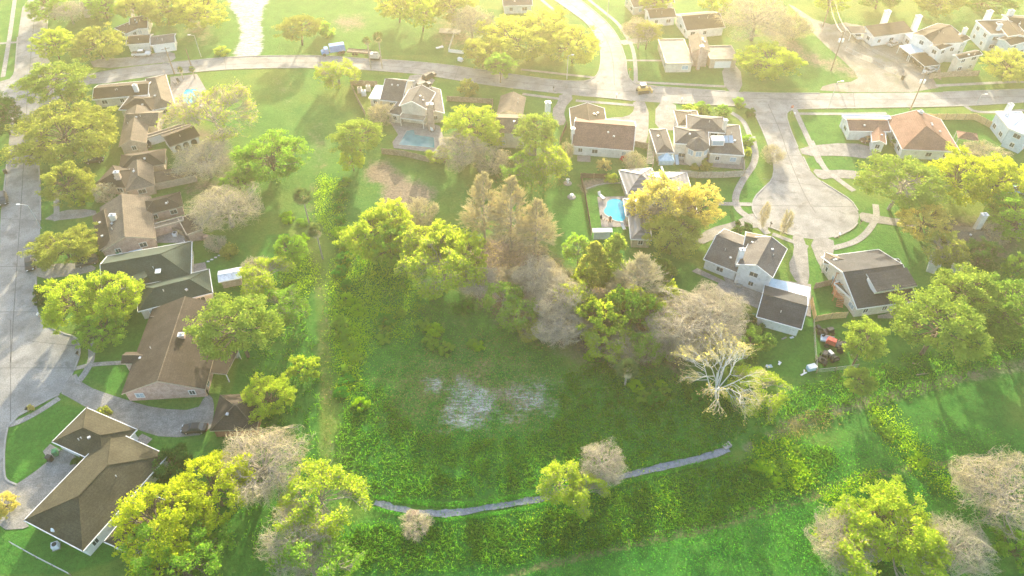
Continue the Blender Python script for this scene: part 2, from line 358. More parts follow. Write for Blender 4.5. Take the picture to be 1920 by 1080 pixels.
def ground_mat():
    m, t, b = newmat('ground'); g = t.nodes.new('ShaderNodeNewGeometry').outputs['Position']
    def at(k):
        a = t.nodes.new('ShaderNodeAttribute'); a.attribute_name = k; return a.outputs['Fac']
    big = noise(t, g, .03, 5); mid = noise(t, g, .22, 6, .7); fine = noise(t, g, 1.6, 6, .75, .5); vf = noise(t, g, 7, 3, .7)
    def lays(k, c, col, amp=.62, n=mid):
        f = ramp(t, mth(t, 'ADD', at(k), mth(t, 'MULTIPLY', mth(t, 'SUBTRACT', mth(t, 'ADD', mth(t, 'MULTIPLY', n, .6), mth(t, 'MULTIPLY', fine, .4)), .5), amp*2)), .32, .68)
        return mixc(t, f, c, col)
    c = mixc(t, ramp(t, mid, .3, .7), (.036, .15, .024), (.080, .21, .034))
    c = mixc(t, ramp(t, big, .42, .62), c, (.13, .20, .035))
    c = mixc(t, mth(t, 'MULTIPLY', ramp(t, fine, .5, .8), .6), c, (.16, .155, .055))
    c = lays('lawn', c, mixc(t, ramp(t, mid, .3, .7), (.034, .14, .020), (.068, .20, .030)), .2)
    c = lays('lush', c, mixc(t, ramp(t, mid, .35, .7), (.024, .135, .020), (.070, .22, .030)))
    c = lays('dry', c, mixc(t, ramp(t, fine, .3, .7), (.09, .14, .035), (.20, .19, .08)), .9)
    c = lays('litter', c, mixc(t, ramp(t, fine, .3, .7), (.10, .08, .065), (.21, .165, .135)))
    c = lays('dirt', c, mixc(t, ramp(t, fine, .3, .7), (.17, .135, .095), (.26, .21, .155)))
    mp = t.nodes.new('ShaderNodeMapping'); mp.inputs['Scale'].default_value = (.35, 1.5, 1); mp.inputs['Rotation'].default_value = (0, 0, .35); t.links.new(g, mp.inputs[0]); fine_ = fine; fine = noise(t, mp.outputs[0], 1.1, 7, .75, 1.2)
    c = lays('mud', c, mixc(t, ramp(t, fine, .38, .62), (.20, .20, .18), (.52, .53, .53)), .95, mid)
    fine = fine_
    c = mixc(t, .45, c, mixc(t, ramp(t, vf, .25, .75), (.2, .2, .2), (.8, .8, .8)), 'OVERLAY')
    c = mixc(t, .5, c, mixc(t, ramp(t, fine, .25, .75), (.25, .25, .25), (.75, .75, .75)), 'OVERLAY')
    t.links.new(c, b.inputs['Base Color']); b.inputs['Roughness'].default_value = 1; b.inputs['Specular IOR Level'].default_value = .1
    bn = N(t, 'ShaderNodeBump', Strength=.8, Distance=.25); t.links.new(fine, bn.inputs['Height']); t.links.new(bn.outputs[0], b.inputs['Normal'])
    return m

# ------------------------------------------------------------------ roads and paving
def sheet_into(mb, pts2, z, m=0):
    tri = tessellate_polygon([[Vector((p[0], p[1], 0)) for p in pts2]])
    n = len(mb.V); mb.V += [(p[0], p[1], z) for p in pts2]
    for f in tri:
        a, b_, c = [Vector(pts2[i]) for i in f]; f = tuple(n+i for i in f)
        if (b_-a).cross(c-a) < 0: f = f[::-1]
        mb.F.append(f); mb.M.append(m)
def strip_pts(pts, wd, sm=2):
    """ground outline of a strip of width wd metres along a line"""
    p = [Vector(q) for q in G(chaikin(pts, sm, False))]; Lf = []; Rt = []
    for i in range(len(p)):
        d = (p[min(i+1, len(p)-1)]-p[max(i-1, 0)]).normalized(); n = Vector((-d.y, d.x))*wd/2
        Lf.append(tuple(p[i]+n)); Rt.append(tuple(p[i]-n))
    return Lf, Rt
def strip_into(mb, pts, wd, z, m=0, sm=2):
    a, b = strip_pts(pts, wd, sm); n = len(mb.V); k = len(a)
    mb.V += [(p[0], p[1], z) for p in a]+[(p[0], p[1], z) for p in b]
    for i in range(k-1): mb.F.append((n+k+i, n+k+i+1, n+i+1, n+i)); mb.M.append(m)
road_px = {
 'main': [(150,146),(178,136),(240,126),(305,119),(417,108),(480,105),(602,104),(674,110),(758,114),(841,122),(913,133),(977,142),(1043,151),(1090,153),(1110,149),(1122,138),(1127,115),(1126,90),(1116,64),(1099,42),(1071,22),(1040,0),(1000,-30),(1040,-45),(1088,0),(1116,22),(1138,42),(1154,61),(1166,83),(1174,111),(1175,135),(1181,150),(1196,160),(1360,171),(1440,175),(1537,175),(1712,174),(1768,173),(1930,167),(2060,160),(2060,186),(1930,191),(1809,199),(1645,202),(1500,204),(1482,206),(1473,214),(1482,244),(1504,294),(1518,319),(1534,336),(1562,354),(1596,375),(1609,395),(1611,412),(1598,430),(1573,442),(1545,448),(1515,448),(1480,440),(1440,425),(1418,408),(1409,390),(1414,370),(1432,352),(1448,337),(1452,315),(1445,285),(1432,250),(1416,215),(1402,200),(1360,198),(1265,194),(1185,189),(1154,185),(1079,179),(1049,175),(960,165),(897,157),(819,144),(769,137),(674,130),(602,127),(480,128),(411,131),(278,143),(172,161)],
 'left': [(45,-5),(92,-5),(88,60),(84,100),(110,140),(175,134),(172,162),(100,185),(75,230),(72,300),(76,350),(76,414),(75,450),(69,500),(68,560),(69,585),(83,608),(117,625),(142,631),(150,647),(150,667),(141,692),(130,715),(115,738),(85,752),(17,790),(8,835),(8,891),(14,902),(32,909),(-20,950),(-120,960),(-160,700),(-40,560),(-10,640),(0,500),(0,410),(7,361),(14,297),(20,230),(10,180),(-40,185),(-60,160),(15,152),(28,135),(33,70)]}
rb = MB()
for k, z in (('main', .02), ('left', .026)):
    poly = G(chaikin(road_px[k], 1)); sheet_into(rb, poly, z); keepflat(road_px[k])
road = tag(rb.build('road', M['concrete']), kind='structure')
jt = MB()   # tarred joints: along the crown and across every so often
for ln in ([(172,149),(300,131),(420,120),(600,115),(760,125),(900,145),(1050,163),(1180,172),(1400,186),(1700,188),(1930,180)],
           [(1020,-30),(1095,25),(1135,65),(1150,110),(1152,160)], [(1440,195),(1465,250),(1480,300),(1510,370),(1530,400)], [(68,0),(58,100),(50,200),(42,350),(35,450),(25,600),(20,680)]):
    strip_into(jt, ln, .17, .034)
for a, b in (((1430,335),(1560,352)),((1412,385),(1606,388)),((1450,290),(1503,292)),((1424,232),(1478,232)),((1300,166),(1297,196)),((1600,174),(1603,203)),((600,104),(600,127)),((860,126),(852,149)),((14,300),(73,303)),((2,410),(76,414)),((0,500),(69,500)),((-40,585),(68,585)),((-60,690),(140,690)),((420,108),(424,131)),((1126,90),(1166,84)),((60,640),(150,650)),((20,600),(20,790))):
    strip_into(jt, [a, b], .14, .034, sm=0)
tag(jt.build('road_joints', M['joint']), kind='structure')
dv = MB()
drives = [
 # (tile, points)
 ('R1', [(640,470),(1050,430),(1190,410),(1175,345),(1030,360),(860,390),(600,400)]),
 ('R2', [(1045,495),(1220,525),(1175,590),(1170,700),(1040,690),(1015,560)]),
 ('R3', [(320,630),(430,645),(345,740),(370,840),(290,850),(268,745),(310,690)]),
 ('R3', [(810,680),(925,690),(918,980),(845,975),(640,820),(640,795),(780,790),(830,740)]),
 ('R3', [(970,690),(1105,695),(1110,760),(1150,800),(1120,880),(965,880)]),
 ('R3', [(1410,440),(1540,440),(1560,620),(1440,620)]),
 ('R4', [(205,990),(560,960),(740,1000),(750,1060),(690,1075),(500,1050),(235,1055)]),
 ('R8', [(290,240),(400,250),(520,245),(700,270),(760,300),(640,310),(440,300),(350,315)]),
 ('R8', [(610,530),(700,545),(790,565),(980,590),(1080,620),(950,640),(780,610),(630,600)]),
 ('R8', [(270,705),(440,705),(450,790),(400,930),(350,910)]), ('R8', [(160,670),(260,700),(285,1050),(200,1020),(130,900),(180,800)]),
 ('R7', [(1640,525),(1728,590),(1728,690),(1640,620),(1400,700),(1260,760),(1230,720),(1330,640),(1500,600)]),
 ('S1', [(500,700),(560,800),(820,890),(1060,960),(1330,970),(1385,870),(1430,870),(1450,950),(1420,1130),(1120,1160),(920,1100),(600,960),(460,880),(400,850)]),
 ('T1', [(110,465),(300,330),(400,230),(470,230),(560,330),(160,700),(210,760),(-20,770),(-60,560)]),
 ('R5', [(395,520),(640,510),(660,560),(270,600)]), ('R5', [(240,890),(540,870),(650,900),(640,930),(500,960),(250,990)])]
for i, (t_, p) in enumerate(drives):
    q = tl(t_, *p); sheet_into(dv, G(chaikin(q, 1)), .038+.0005*i); keepflat(q)
tag(dv.build('driveway', M['drive']), kind='structure')
ks = MB()
def kerb(pts, wd=.3, h=.13):
    a, b = strip_pts(pts, wd, 1); n = len(ks.V); k = len(a)
    for p in a: ks.V.append((p[0], p[1], 0))
    for p in a: ks.V.append((p[0], p[1], h))
    for p in b: ks.V.append((p[0], p[1], h))
    for p in b: ks.V.append((p[0], p[1], 0))
    for i in range(k-1):
        for q in range(3): ks.F.append((n+q*k+i, n+q*k+k+i, n+q*k+k+i+1, n+q*k+i+1)); ks.M.append(0)
for p in ([(305,119),(417,108),(480,105),(602,104),(674,110),(758,114),(841,122),(913,133),(977,142),(1043,151),(1090,153),(1110,149),(1122,138),(1127,115),(1126,90),(1116,64),(1099,42),(1071,22),(1040,0)],
          [(1088,0),(1116,22),(1138,42),(1154,61),(1166,83)],[(1166,90),(1174,111),(1175,135),(1181,150),(1196,160),(1360,171)],[(1393,173),(1440,175),(1537,175)],[(1768,173),(1930,167)],
          [(1930,191),(1809,199),(1645,202),(1500,204),(1482,206),(1473,214),(1482,244),(1496,276)],[(1506,294),(1518,319)],[(1540,340),(1562,354),(1596,375),(1609,395)],[(1608,418),(1598,430),(1573,442),(1564,446)],
          [(1480,440),(1440,425)],[(1418,408),(1409,390),(1414,370),(1432,352),(1448,337),(1452,315),(1445,285),(1432,250),(1416,215),(1402,200),(1360,198),(1270,194)],[(1185,189),(1154,185),(1085,179)],[(1045,175),(960,165),(897,157),(819,144)],[(765,137),(674,130),(602,127),(480,128),(411,131),(278,143)],
          [(92,-5),(88,60),(84,100)],[(72,300),(76,350),(76,414)],[(68,520),(68,560),(69,585),(83,608),(117,625),(142,631),(150,647),(150,667),(141,690)],[(112,740),(85,752),(17,790),(8,835),(8,891),(14,902),(32,909)],[(33,70),(28,135)],[(14,297),(7,361)]):
    kerb(p)
tag(ks.build('kerb', M['kerb']), kind='structure')
sw = MB()
walks = [('T1', [(-10,60),(90,60),(250,-20),(400,-120)],1.2),
 ('S1', [(520,790),(590,700),(625,610),(610,490)],1.3), ('S1', [(500,690),(620,660),(830,648)],1.0),
 ('R5', [(380,390),(384,590)],1.3), ('R1', [(100,0),(60,290),(20,520)],1.3), ('R1', [(-20,295),(130,285)],1.2),
 ('R3', [(520,0),(620,80),(720,160),(790,270),(820,340),(835,450),(835,560)],1.2), ('R3',[(800,552),(1440,585)],1.2), ('R3', [(770,408),(1020,410)],1.0), ('R3',[(740,290),(900,265)],3.0),
 ('R3', [(70,635),(320,668)],1.2), ('R3', [(430,680),(830,712)],1.2), ('R4', [(190,768),(510,770),(800,765)],1.2), ('R4', [(180,740),(230,850),(300,1000),(350,1100)],1.5),
 ('R8', [(290,50),(370,235),(470,310),(580,390)],1.5), ('R8', [(440,775),(560,745),(640,700),(700,630),(735,560),(725,480)],1.5),
 ('R4', [(1330,715),(1410,765),(1728,745)],1.2), ('R4', [(1130,580),(1728,550)],1.3),
 ('R7', [(1620,20),(1655,180),(1560,310),(1505,420),(1515,500),(1560,545),(1640,590),(1728,680)],1.7), ('R7', [(1380,475),(1620,480)],1.3), ('R3', [(1480,760),(1560,810),(1600,900),(1650,1060)],1.4),
 ('R8', [(30,680),(270,770)],1.2), ('R7', [(500,375),(600,340),(750,335)],.45), ('R1', [(880,0),(905,150)],1.2), ('R3',[(60,470),(560,525)],1.1), ('R3',[(200,0),(330,110)],1.2)]
for i, (t_, p, wd) in enumerate(walks): strip_into(sw, tl(t_, *p), wd, .050+.0006*i)
tag(sw.build('sidewalk', M['walk']), kind='structure')
pt = MB()
patios = [('S3', [(1250,10),(1440,100),(1425,70),(1728,110),(1760,200),(1670,290),(1540,230),(1365,150),(1395,110),(1212,32)]), ('R7', [(575,430),(780,425),(790,630),(605,635)]), ('R7', [(440,150),(530,150),(530,195),(440,190)]),
 ('R2', [(900,750),(1240,850),(1290,1000),(1200,1030),(930,1000),(920,960),(960,910),(900,820)]), ('R1', [(1150,520),(1330,500),(1400,620),(1370,740),(1150,720)]), ('R7', [(980,200),(1560,245),(1565,160),(1000,150)]), ('S4', [(740,330),(960,280),(960,350),(740,350)]), ('T1', [(960,120),(1030,155),(990,195),(915,160)]),
 ('S4', [(-60,150),(0,80),(290,120),(290,340),(-60,250)]), ('R5', [(1040,690),(1240,640),(1420,690),(1250,740),(1060,740)]), ('R5', [(1270,890),(1385,870),(1400,930),(1280,950)]), ('T1', [(290,240),(340,190),(410,230),(330,300)])]
for i, (t_, p) in enumerate(patios): sheet_into(pt, G(tl(t_, *p)), .058+.0006*i); keepflat(tl(t_, *p))
tag(pt.build('patio', M['patio']), kind='structure')
q = [(424,-8),(440,20),(450,35),(455,60),(452,85),(436,104),(488,105),(490,70),(485,40),(492,15),(505,-8)]; zone('mud', q, 2.5, 1.25, 1); keepflat(q)
gr = MB(); q = [(1490,10),(1530,45),(1585,60),(1610,150),(1540,160),(1540,174),(1765,173),(1800,160),(1745,130),(1740,95),(1660,50),(1560,50)]
q = [(1470,0),(1500,30),(1530,70),(1600,130),(1612,152),(1545,158),(1535,173),(1765,173),(1745,140),(1720,120),(1690,90),(1600,40),(1545,48)]; sheet_into(gr, G(chaikin(q, 1)), .012); keepflat(q)
sheet_into(gr, G([(1560,52),(1600,45),(1700,65),(1760,95),(1765,150),(1740,140),(1680,125),(1580,90)]), .017)
tag(gr.build('gravel_yard', M['gravel']), kind='structure')
pa = MB()
for p, wd in (([(703,942),(735,952),(770,958),(805,963),(850,963),(900,955),(960,945),(1012,936)], 1.5), ([(1012,936),(1070,915),(1150,896),(1200,886),(1260,872),(1320,858),(1367,843)], 1.65)):
    a, b = strip_pts(p, wd, 3); rw = np.random.default_rng(9); n = len(pa.V); k = len(a); u, v = np.convolve(rw.random(k+4), np.ones(3)/3, 'same')[2:-2]*.42, np.convolve(rw.random(k+4), np.ones(3)/3, 'same')[2:-2]*.42
    pa.V += [(x+(x2-x)*(t_-.1), y+(y2-y)*(t_-.1), .09) for (x, y), (x2, y2), t_ in zip(a, b, u)]+[(x2+(x-x2)*(t_-.1), y2+(y-y2)*(t_-.1), .09) for (x, y), (x2, y2), t_ in zip(a, b, v)]
    for i in range(k-1): pa.F.append((n+k+i, n+k+i+1, n+i+1, n+i)); pa.M.append(0)
tag(pa.build('path', M['path']), kind='structure')
for q in ([(700,935),(770,950),(850,955),(1010,928),(1150,888),(1260,865),(1367,835),(1375,850),(1260,880),(1150,905),(1010,945),(850,972),(770,967),(700,950)],): keepflat(q, .8)

# ground sheet, reaching the horizon
ii, jj = np.meshgrid(np.arange(ny-1), np.arange(nx-1), indexing='ij'); i0 = (ii*nx+jj).ravel()
ground = mesh_obj('ground', np.column_stack([GP, gz]), np.column_stack([i0, i0+1, i0+nx+1, i0+nx]), ground_mat(), smooth=True)
for k, v in lay.items():
    a = ground.data.attributes.new(k, 'FLOAT', 'POINT'); a.data.foreach_set('value', v.astype(np.float32))
tag(ground, kind='structure')

# weeds and rough grass
def scatter(pts, n, sm=1):
    poly = G(chaikin(pts, sm)); a = np.array(poly); lo, hi = a.min(0), a.max(0); out = []
    while sum(map(len, out)) < n:
        q = rng.random((n, 2))*(hi-lo)+lo; out.append(q[inside(q, poly)])
    return np.concatenate(out)[:n]
def clumpy(P, k, r):
    c = P[rng.integers(0, len(P), k)]; return c[rng.integers(0, k, len(P))]+rng.normal(0, r, (len(P), 2))
def leafquads(P, size, up=.5):
    """a small pointed leaf at every point of P"""
    n = len(P); nrm = rng.normal(0, 1, (n, 3)); nrm[:, 2] = np.abs(nrm[:, 2])+up; nrm /= np.linalg.norm(nrm, axis=1)[:, None]
    u = np.cross(nrm, rng.normal(0, 1, (n, 3))); u /= np.linalg.norm(u, axis=1)[:, None]+1e-9; v = np.cross(nrm, u)
    s = (size*(.6+.8*rng.random(n)))[:, None] if np.isscalar(size) else size[:, None]
    V = np.stack([P-u*s*.5, P+v*s*.28, P+u*s*.5, P-v*s*.28], 1).reshape(-1, 3)
    return V, np.arange(4*n).reshape(-1, 4)
def weeds(name, areas, size, hgt, m):
    pts = []
    for a, n, ck, cr in areas:
        q = scatter(a, n)
        if ck: q = clumpy(q, ck, cr)
        pts.append(q)
    q = np.concatenate(pts); z = rng.random(len(q))*hgt+.05
    V, F = leafquads(np.column_stack([q, z]), size, .3)
    return tag(mesh_obj(name, V, F, m), kind='stuff')
weeds('weeds', [([(620,560),(700,420),(760,560),(900,560),(1000,620),(1060,660),(1100,830),(1010,925),(800,940),(700,925),(640,760)], 34000, 900, 1.3),
                ([(1060,660),(1280,690),(1400,790),(1340,835),(1150,870),(1060,890)], 12000, 500, 1.0),
                ([(640,970),(800,985),(1010,965),(1400,870),(1920,770),(1920,1080),(640,1080)], 26000, 1500, 1.8),
                ([(700,928),(850,948),(1010,922),(1150,882),(1367,830),(1370,838),(1150,892),(1010,932),(850,958),(700,938)], 4200, 0, 0), ([(700,950),(770,968),(850,974),(1010,948),(1150,908),(1372,852),(1375,858),(1150,918),(1010,955),(850,982),(770,976),(700,958)], 4200, 0, 0), ([(1400,760),(1920,620),(1920,680),(1480,790)], 5000, 300, 1.0), ([(1400,850),(1500,800),(1530,900),(1430,920)], 3000, 200, .8)], .27, .5, L['weed'])
weeds('sunlit_weeds', [([(620,480),(700,440),(720,560),(690,700),(640,770),(622,640)], 12000, 260, .9), ([(590,330),(650,340),(640,450),(600,440)], 3500, 120, .8),  # sun patches on the rough ground, painted in with brighter weeds
                ([(700,440),(790,560),(780,640),(700,620)], 4000, 130, 1.0), ([(1400,835),(1440,815),(1480,825),(1500,860),(1530,900),(1500,925),(1440,890)], 3500, 90, .9), ([(1620,770),(1690,762),(1700,800),(1740,830),(1760,890),(1820,920),(1770,935),(1690,880),(1660,830)], 3000, 110, .8), ([(1530,930),(1640,880),(1650,895),(1545,950)], 1200, 60, .7),
                ([(520,460),(600,480),(590,560),(530,560)], 3000, 100, .8), ([(630,560),(690,560),(680,660),(640,690)], 3500, 160, .9), ([(1100,830),(1250,870),(1300,980),(1000,1060),(900,1000)], 1500, 150, 1)], .29, .7, L['weedSun'])
weeds('dry_weeds', [([(690,690),(800,650),(900,620),(1010,660),(1060,720),(1040,810),(800,830),(700,790)], 4000, 250, 1.3), ([(600,560),(620,560),(625,860),(605,860)], 350, 0, .4),
                ([(860,450),(1000,440),(1080,520),(1240,560),(1380,650),(1200,700),(1000,640)], 7000, 400, 1.2), ([(1450,790),(1560,760),(1580,790),(1470,830)], 900, 80, .8), ([(880,330),(1080,310),(1060,350),(880,400)], 2500, 200, 1)], .28, .5, L['dry'])

# ------------------------------------------------------------------ houses
class House:
    def __init__(s, name, label, cat, wall, roof, fascia='wfascia', seed=0, win=True):
        s.name, s.label, s.cat, s.wall, s.roof, s.fas = name, label, cat, wall, roof, fascia
        s.w = []; s.todo = []; s.rnd = random.Random(seed); s.win = win; s.ch = []
    def wing(s, t, A, B, C, ez=2.8, typ='hip', ax=None, k=.42, Rp=None, roof=None, wall=None, win=True, th=.26, gab=None, open_=False, garage=None, z0=-.1):
        """a wing read from its eave corners A, B and a point C on the opposite eave (or Rp on its ridge)"""
        if t: A, B = tl(t, A, B)
        a = gp(*A, ez); b = gp(*B, ez); a.z = b.z = 0; ex = (b-a).normalized(); Lg = (b-a).length; ey = Vector((-ex.y, ex.x, 0))
        if C is not None:
            if t: C = tl(t, C)
            c = gp(*C, ez); c.z = 0
            if (c-a).dot(ey) < 0: ey = -ey
            D = (c-a).dot(ey)
        else:
            if t: Rp = tl(t, Rp)
            if (gp(*Rp, ez)-a).dot(ey) < 0: ey = -ey
            best = min((abs((gp(*Rp, ez+k*d)-a).dot(ey)-d), d) for d in [i*.05 for i in range(10, 300)]); D = 2*best[1]
        if ax is None: ax = 'a' if Lg >= D else 'b'
        g = gab if gab is not None else ((1, 1) if typ == 'gable' else (0, 0))
        s.w.append(dict(a=a, ex=ex, ey=ey, L=Lg, D=D, ez=ez, typ=typ, ax=ax, k=k, roof=roof or s.roof, wall=wall or s.wall, win=win and s.win, th=th, g=g, open=open_, garage=garage, z0=z0))
        return s
    def chimney(s, t, p, ztop, size=(.9, .7), m='cream', zb=2.5): s.ch.append((tl(t, p) if t else p, ztop, size, m, zb)); return s
    def window(s, root, org, c, ex, nrm, wd, ht, pane='glass', fr='wfascia', nm='window'):
        m = MB(); rz = math.atan2(ex.y, ex.x); o = nrm*.03
        for dz in (-1, 1): m.box(c+o+Vector((0, 0, dz*(ht/2))), (wd+.12, .12, .12), rz)
        for dx in (-1, 1): m.box(c+o+ex*dx*wd/2, (.12, .118, ht), rz)
        m.box(c+o, (.06, .09, ht-.12), rz)
        f = m.build(nm, M[fr], root, org)
        MB().box(c+nrm*.015, (wd-.1, .04, ht-.1), rz).build('pane', M[pane], f, org)
    def done(s):
        cx = sum(((w['a']+w['ex']*w['L']/2+w['ey']*w['D']/2) for w in s.w), Vector())/len(s.w); org = (cx.x, cx.y, 0)
        root = empty(s.name, org, 0, s.label, s.cat); s.root, s.org = root, org
        for wi, w in enumerate(s.w):
            along, across = (w['ex'], w['ey']) if w['ax'] == 'a' else (w['ey'], w['ex'])
            Lr, Wr = (w['L'], w['D']) if w['ax'] == 'a' else (w['D'], w['L'])
            ez, k, th, a = w['ez']+wi*.006, w['k'], w['th'], w['a']
            P = lambda u, v, z: a+along*u+across*v+Vector((0, 0, z))
            off = .12 if w['open'] else (.25 if w['typ'] == 'flat' else .45)
            if w['typ'] in ('flat', 'shed'):
                kk = k if w['typ'] == 'shed' else 0
                m = MB(); n = [P(0, 0, ez), P(Lr, 0, ez), P(Lr, Wr, ez+kk*Wr), P(0, Wr, ez+kk*Wr)]; lo = [p-Vector((0, 0, th)) for p in n]
                m.face(n, 0); m.face(lo[::-1], 1)
                for i in range(4): m.face([n[i], n[(i+1) % 4], lo[(i+1) % 4], lo[i]], 1)
                if w['typ'] == 'flat' and not w['open']:
                    for (u0, v0, u1, v1) in ((0, 0, Lr, 0), (0, Wr, Lr, Wr), (0, .16, 0, Wr-.16), (Lr, .16, Lr, Wr-.16)):
                        c = P((u0+u1)/2, (v0+v1)/2, ez+.1); m.box(c, (max(abs(u1-u0), .2), max(abs(v1-v0), .2), .24), math.atan2(along.y, along.x) if along.cross(across).z > 0 else math.atan2(along.y, along.x), 1)
                m.build('roof', [M[w['roof']], M[s.fas]], root, org)
                zt = [ez-th]*4 if kk == 0 else [ez-th, ez-th, ez-th+kk*Wr, ez-th+kk*Wr]; peak = (None, None)
            else:
                h = min(Wr/2, Lr/2) if w['typ'] == 'hip' and not any(w['g']) else Wr/2
                u0 = 0 if w['g'][0] else min(h, Lr/2-.01); u1 = Lr if w['g'][1] else Lr-min(h, Lr/2-.01)
                rz = ez+k*Wr/2; m = MB()
                E = [P(0, 0, ez), P(Lr, 0, ez), P(Lr, Wr, ez), P(0, Wr, ez)]; r0, r1 = P(u0, Wr/2, rz), P(u1, Wr/2, rz); dz = Vector((0, 0, -th))
                for q, mm in ((Vector(), 0), (dz, 1)):
                    m.face([E[0]+q, E[1]+q, r1+q, r0+q], mm); m.face([E[2]+q, E[3]+q, r0+q, r1+q], mm)
                    if not w['g'][0]: m.face([E[3]+q, E[0]+q, r0+q], mm)
                    if not w['g'][1]: m.face([E[1]+q, E[2]+q, r1+q], mm)
                bd = [(E[0], E[1]), (E[2], E[3])]
                bd += [(E[3], r0), (r0, E[0])] if w['g'][0] else [(E[3], E[0])]
                bd += [(E[1], r1), (r1, E[2])] if w['g'][1] else [(E[1], E[2])]
                for p, q in bd: m.face([p, q, q+dz, p+dz], 1)
                rf = m.build('roof', [M[w['roof']], M[s.fas]], root, org)
                cm = MB(); up = Vector((0, 0, .03))
                if (r1-r0).length > .3: cm.tube(r0+up, r1+up, .1, n=5)
                for e, r, f in ((E[0], r0, w['g'][0]), (E[3], r0, w['g'][0]), (E[1], r1, w['g'][1]), (E[2], r1, w['g'][1])):
                    if not f: cm.tube(e+up, r+up, .07, n=5)
                if s.fas == 'wfascia' and not w['open']:
                    gm = MB()
                    for p, q in bd: gm.tube(p-Vector((0, 0, .03)), q-Vector((0, 0, .03)), .1, n=4)
                    gm.build('gutter', M['wfascia'], rf, org)
                cm.build('ridge_cap', M['r_tan' if w['roof'] == 'r_brown' else w['roof']], rf, org)
                if not w['open']:
                    for q in range(s.rnd.randint(1, 3)):
                        sd = -1 if across.y > 0 else 1; d = s.rnd.uniform(.4, .8)*Wr/2; u = s.rnd.uniform(.3, .7)*Lr
                        p = P(u, Wr/2+sd*(Wr/2-d), ez+k*d); v = MB()
                        if s.rnd.random() < .5: v.tube(p-Vector((0, 0, .1)), p+Vector((0, 0, .5)), .09)
                        else: v.box(p+Vector((0, 0, .12)), (.5, .45, .3), s.rnd.random()*3)
                        v.build('roof_vent', M['steel'], rf, org)
                zw = ez-th+k*off; zt = [zw]*4; peak = (ez-th+k*Wr/2 if w['g'][0] else None, ez-th+k*Wr/2 if w['g'][1] else None)
            Q = [(off, off), (Lr-off, off), (Lr-off, Wr-off), (off, Wr-off)]; z0 = w['z0']
            if w['open']:
                for (u, v), z in zip(Q, zt): MB().box(P(u, v, (z+.02)/2), (.16, .16, z+.02), math.atan2(along.y, along.x)).build('post', M['wfascia'], root, org)
                continue
            m = MB()
            if w['typ'] not in ('flat', 'shed'): zs = zt[0]
            for i in range(4):
                j = (i+1) % 4; p = [P(*Q[i], z0), P(*Q[j], z0), P(*Q[j], zt[j])]
                if i == 1 and peak[1]: p.append(P(Lr-off, Wr/2, peak[1]))
                if i == 3 and peak[0]: p.append(P(off, Wr/2, peak[0]))
                p.append(P(*Q[i], zt[i])); m.face(p)
            m.build('wall', M[w['wall']], root, org)
            # openings on the sides one can see
            for i in range(4):
                j = (i+1) % 4; p, q = P(*Q[i], 0), P(*Q[j], 0); ex = (q-p).normalized(); ln = (q-p).length; nr = Vector((ex.y, -ex.x, 0)); mid = (p+q)/2
                if nr.dot(P(Lr/2, Wr/2, 0)-mid) > 0: nr = -nr
                if nr.y > .45: continue
                gd = w['garage'] == i
                if gd:
                    wd = min(4.9, ln-1); g = MB(); g.box(mid+nr*.04+Vector((0, 0, 1.1)), (wd, .06, 2.2), math.atan2(ex.y, ex.x))
                    for z in (.55, 1.1, 1.65): g.box(mid+nr*.08+Vector((0, 0, z)), (wd, .03, .05), math.atan2(ex.y, ex.x))
                    g.build('garage_door', M['wfascia'], root, org); continue
                if not w['win'] or ln < 2.2: continue
                cnt = max(1, int(ln/3.6)); 
                for fl in range(2 if w['ez'] > 4.6 else 1):
                    for q_ in range(cnt):
                        c = p+(q-p)*((q_+.5)/cnt)+Vector((0, 0, 1.55+fl*2.7)); c2 = c+nr*.8; hit = False
                        for o_ in s.w:
                            if o_ is w: continue
                            r = Vector((c2.x, c2.y, 0))-o_['a']
                            if 0 < r.dot(o_['ex']) < o_['L'] and 0 < r.dot(o_['ey']) < o_['D'] and o_['ez'] > c.z: hit = True
                        if hit or s.rnd.random() < .18: continue
                        s.window(root, org, c, ex, nr, s.rnd.choice((1.1, 1.5, 1.8)), 1.25, 'glass' if s.rnd.random() < .8 else 'skyglass')
        for (px_, zt, sz, mt, zb) in s.ch:
            c = gp(*px_, zt); m = MB().box((c.x, c.y, (zb+zt)/2), (sz[0], sz[1], zt-zb), .1); ch = m.build('chimney', M[mt], root, org)
            MB().box((c.x, c.y, zt+.06), (sz[0]+.2, sz[1]+.2, .12), .1).box((c.x, c.y, zt+.3), (sz[0]*.4, sz[1]*.4, .36), .1).build('chimney_cap', M['steel'], ch, org)
        return root
    def part(s, name, mb, m, parent=None): return mb.build(name, M[m] if isinstance(m, str) else m, parent or s.root, s.org)

h = House('brick_house', 'long olive brown hip roofed house with white eaves, in the lower left corner', 'house', 'white', 'r_olive', seed=1)
h.wing('T1', (160,705), (560,915), (1168,280), 2.9, 'hip', 'b', .32)
h.wing('T1', (350,175), (700,335), (600,-50), 2.7, 'hip', 'a', .32)
h.wing('T1', (700,850), (880,930), (1100,560), 2.7, 'hip', None, .36)
r = h.done()
for a, b in (((612,345),(725,245)),): pass
d = gp(*tl('T1', (355,770)), 3.6); h.part('satellite_dish', MB().tube(d, d+Vector((-.1, -.25, .1)), .42, .1, 10).tube(d-Vector((0, 0, .8)), d, .04), 'm_white')

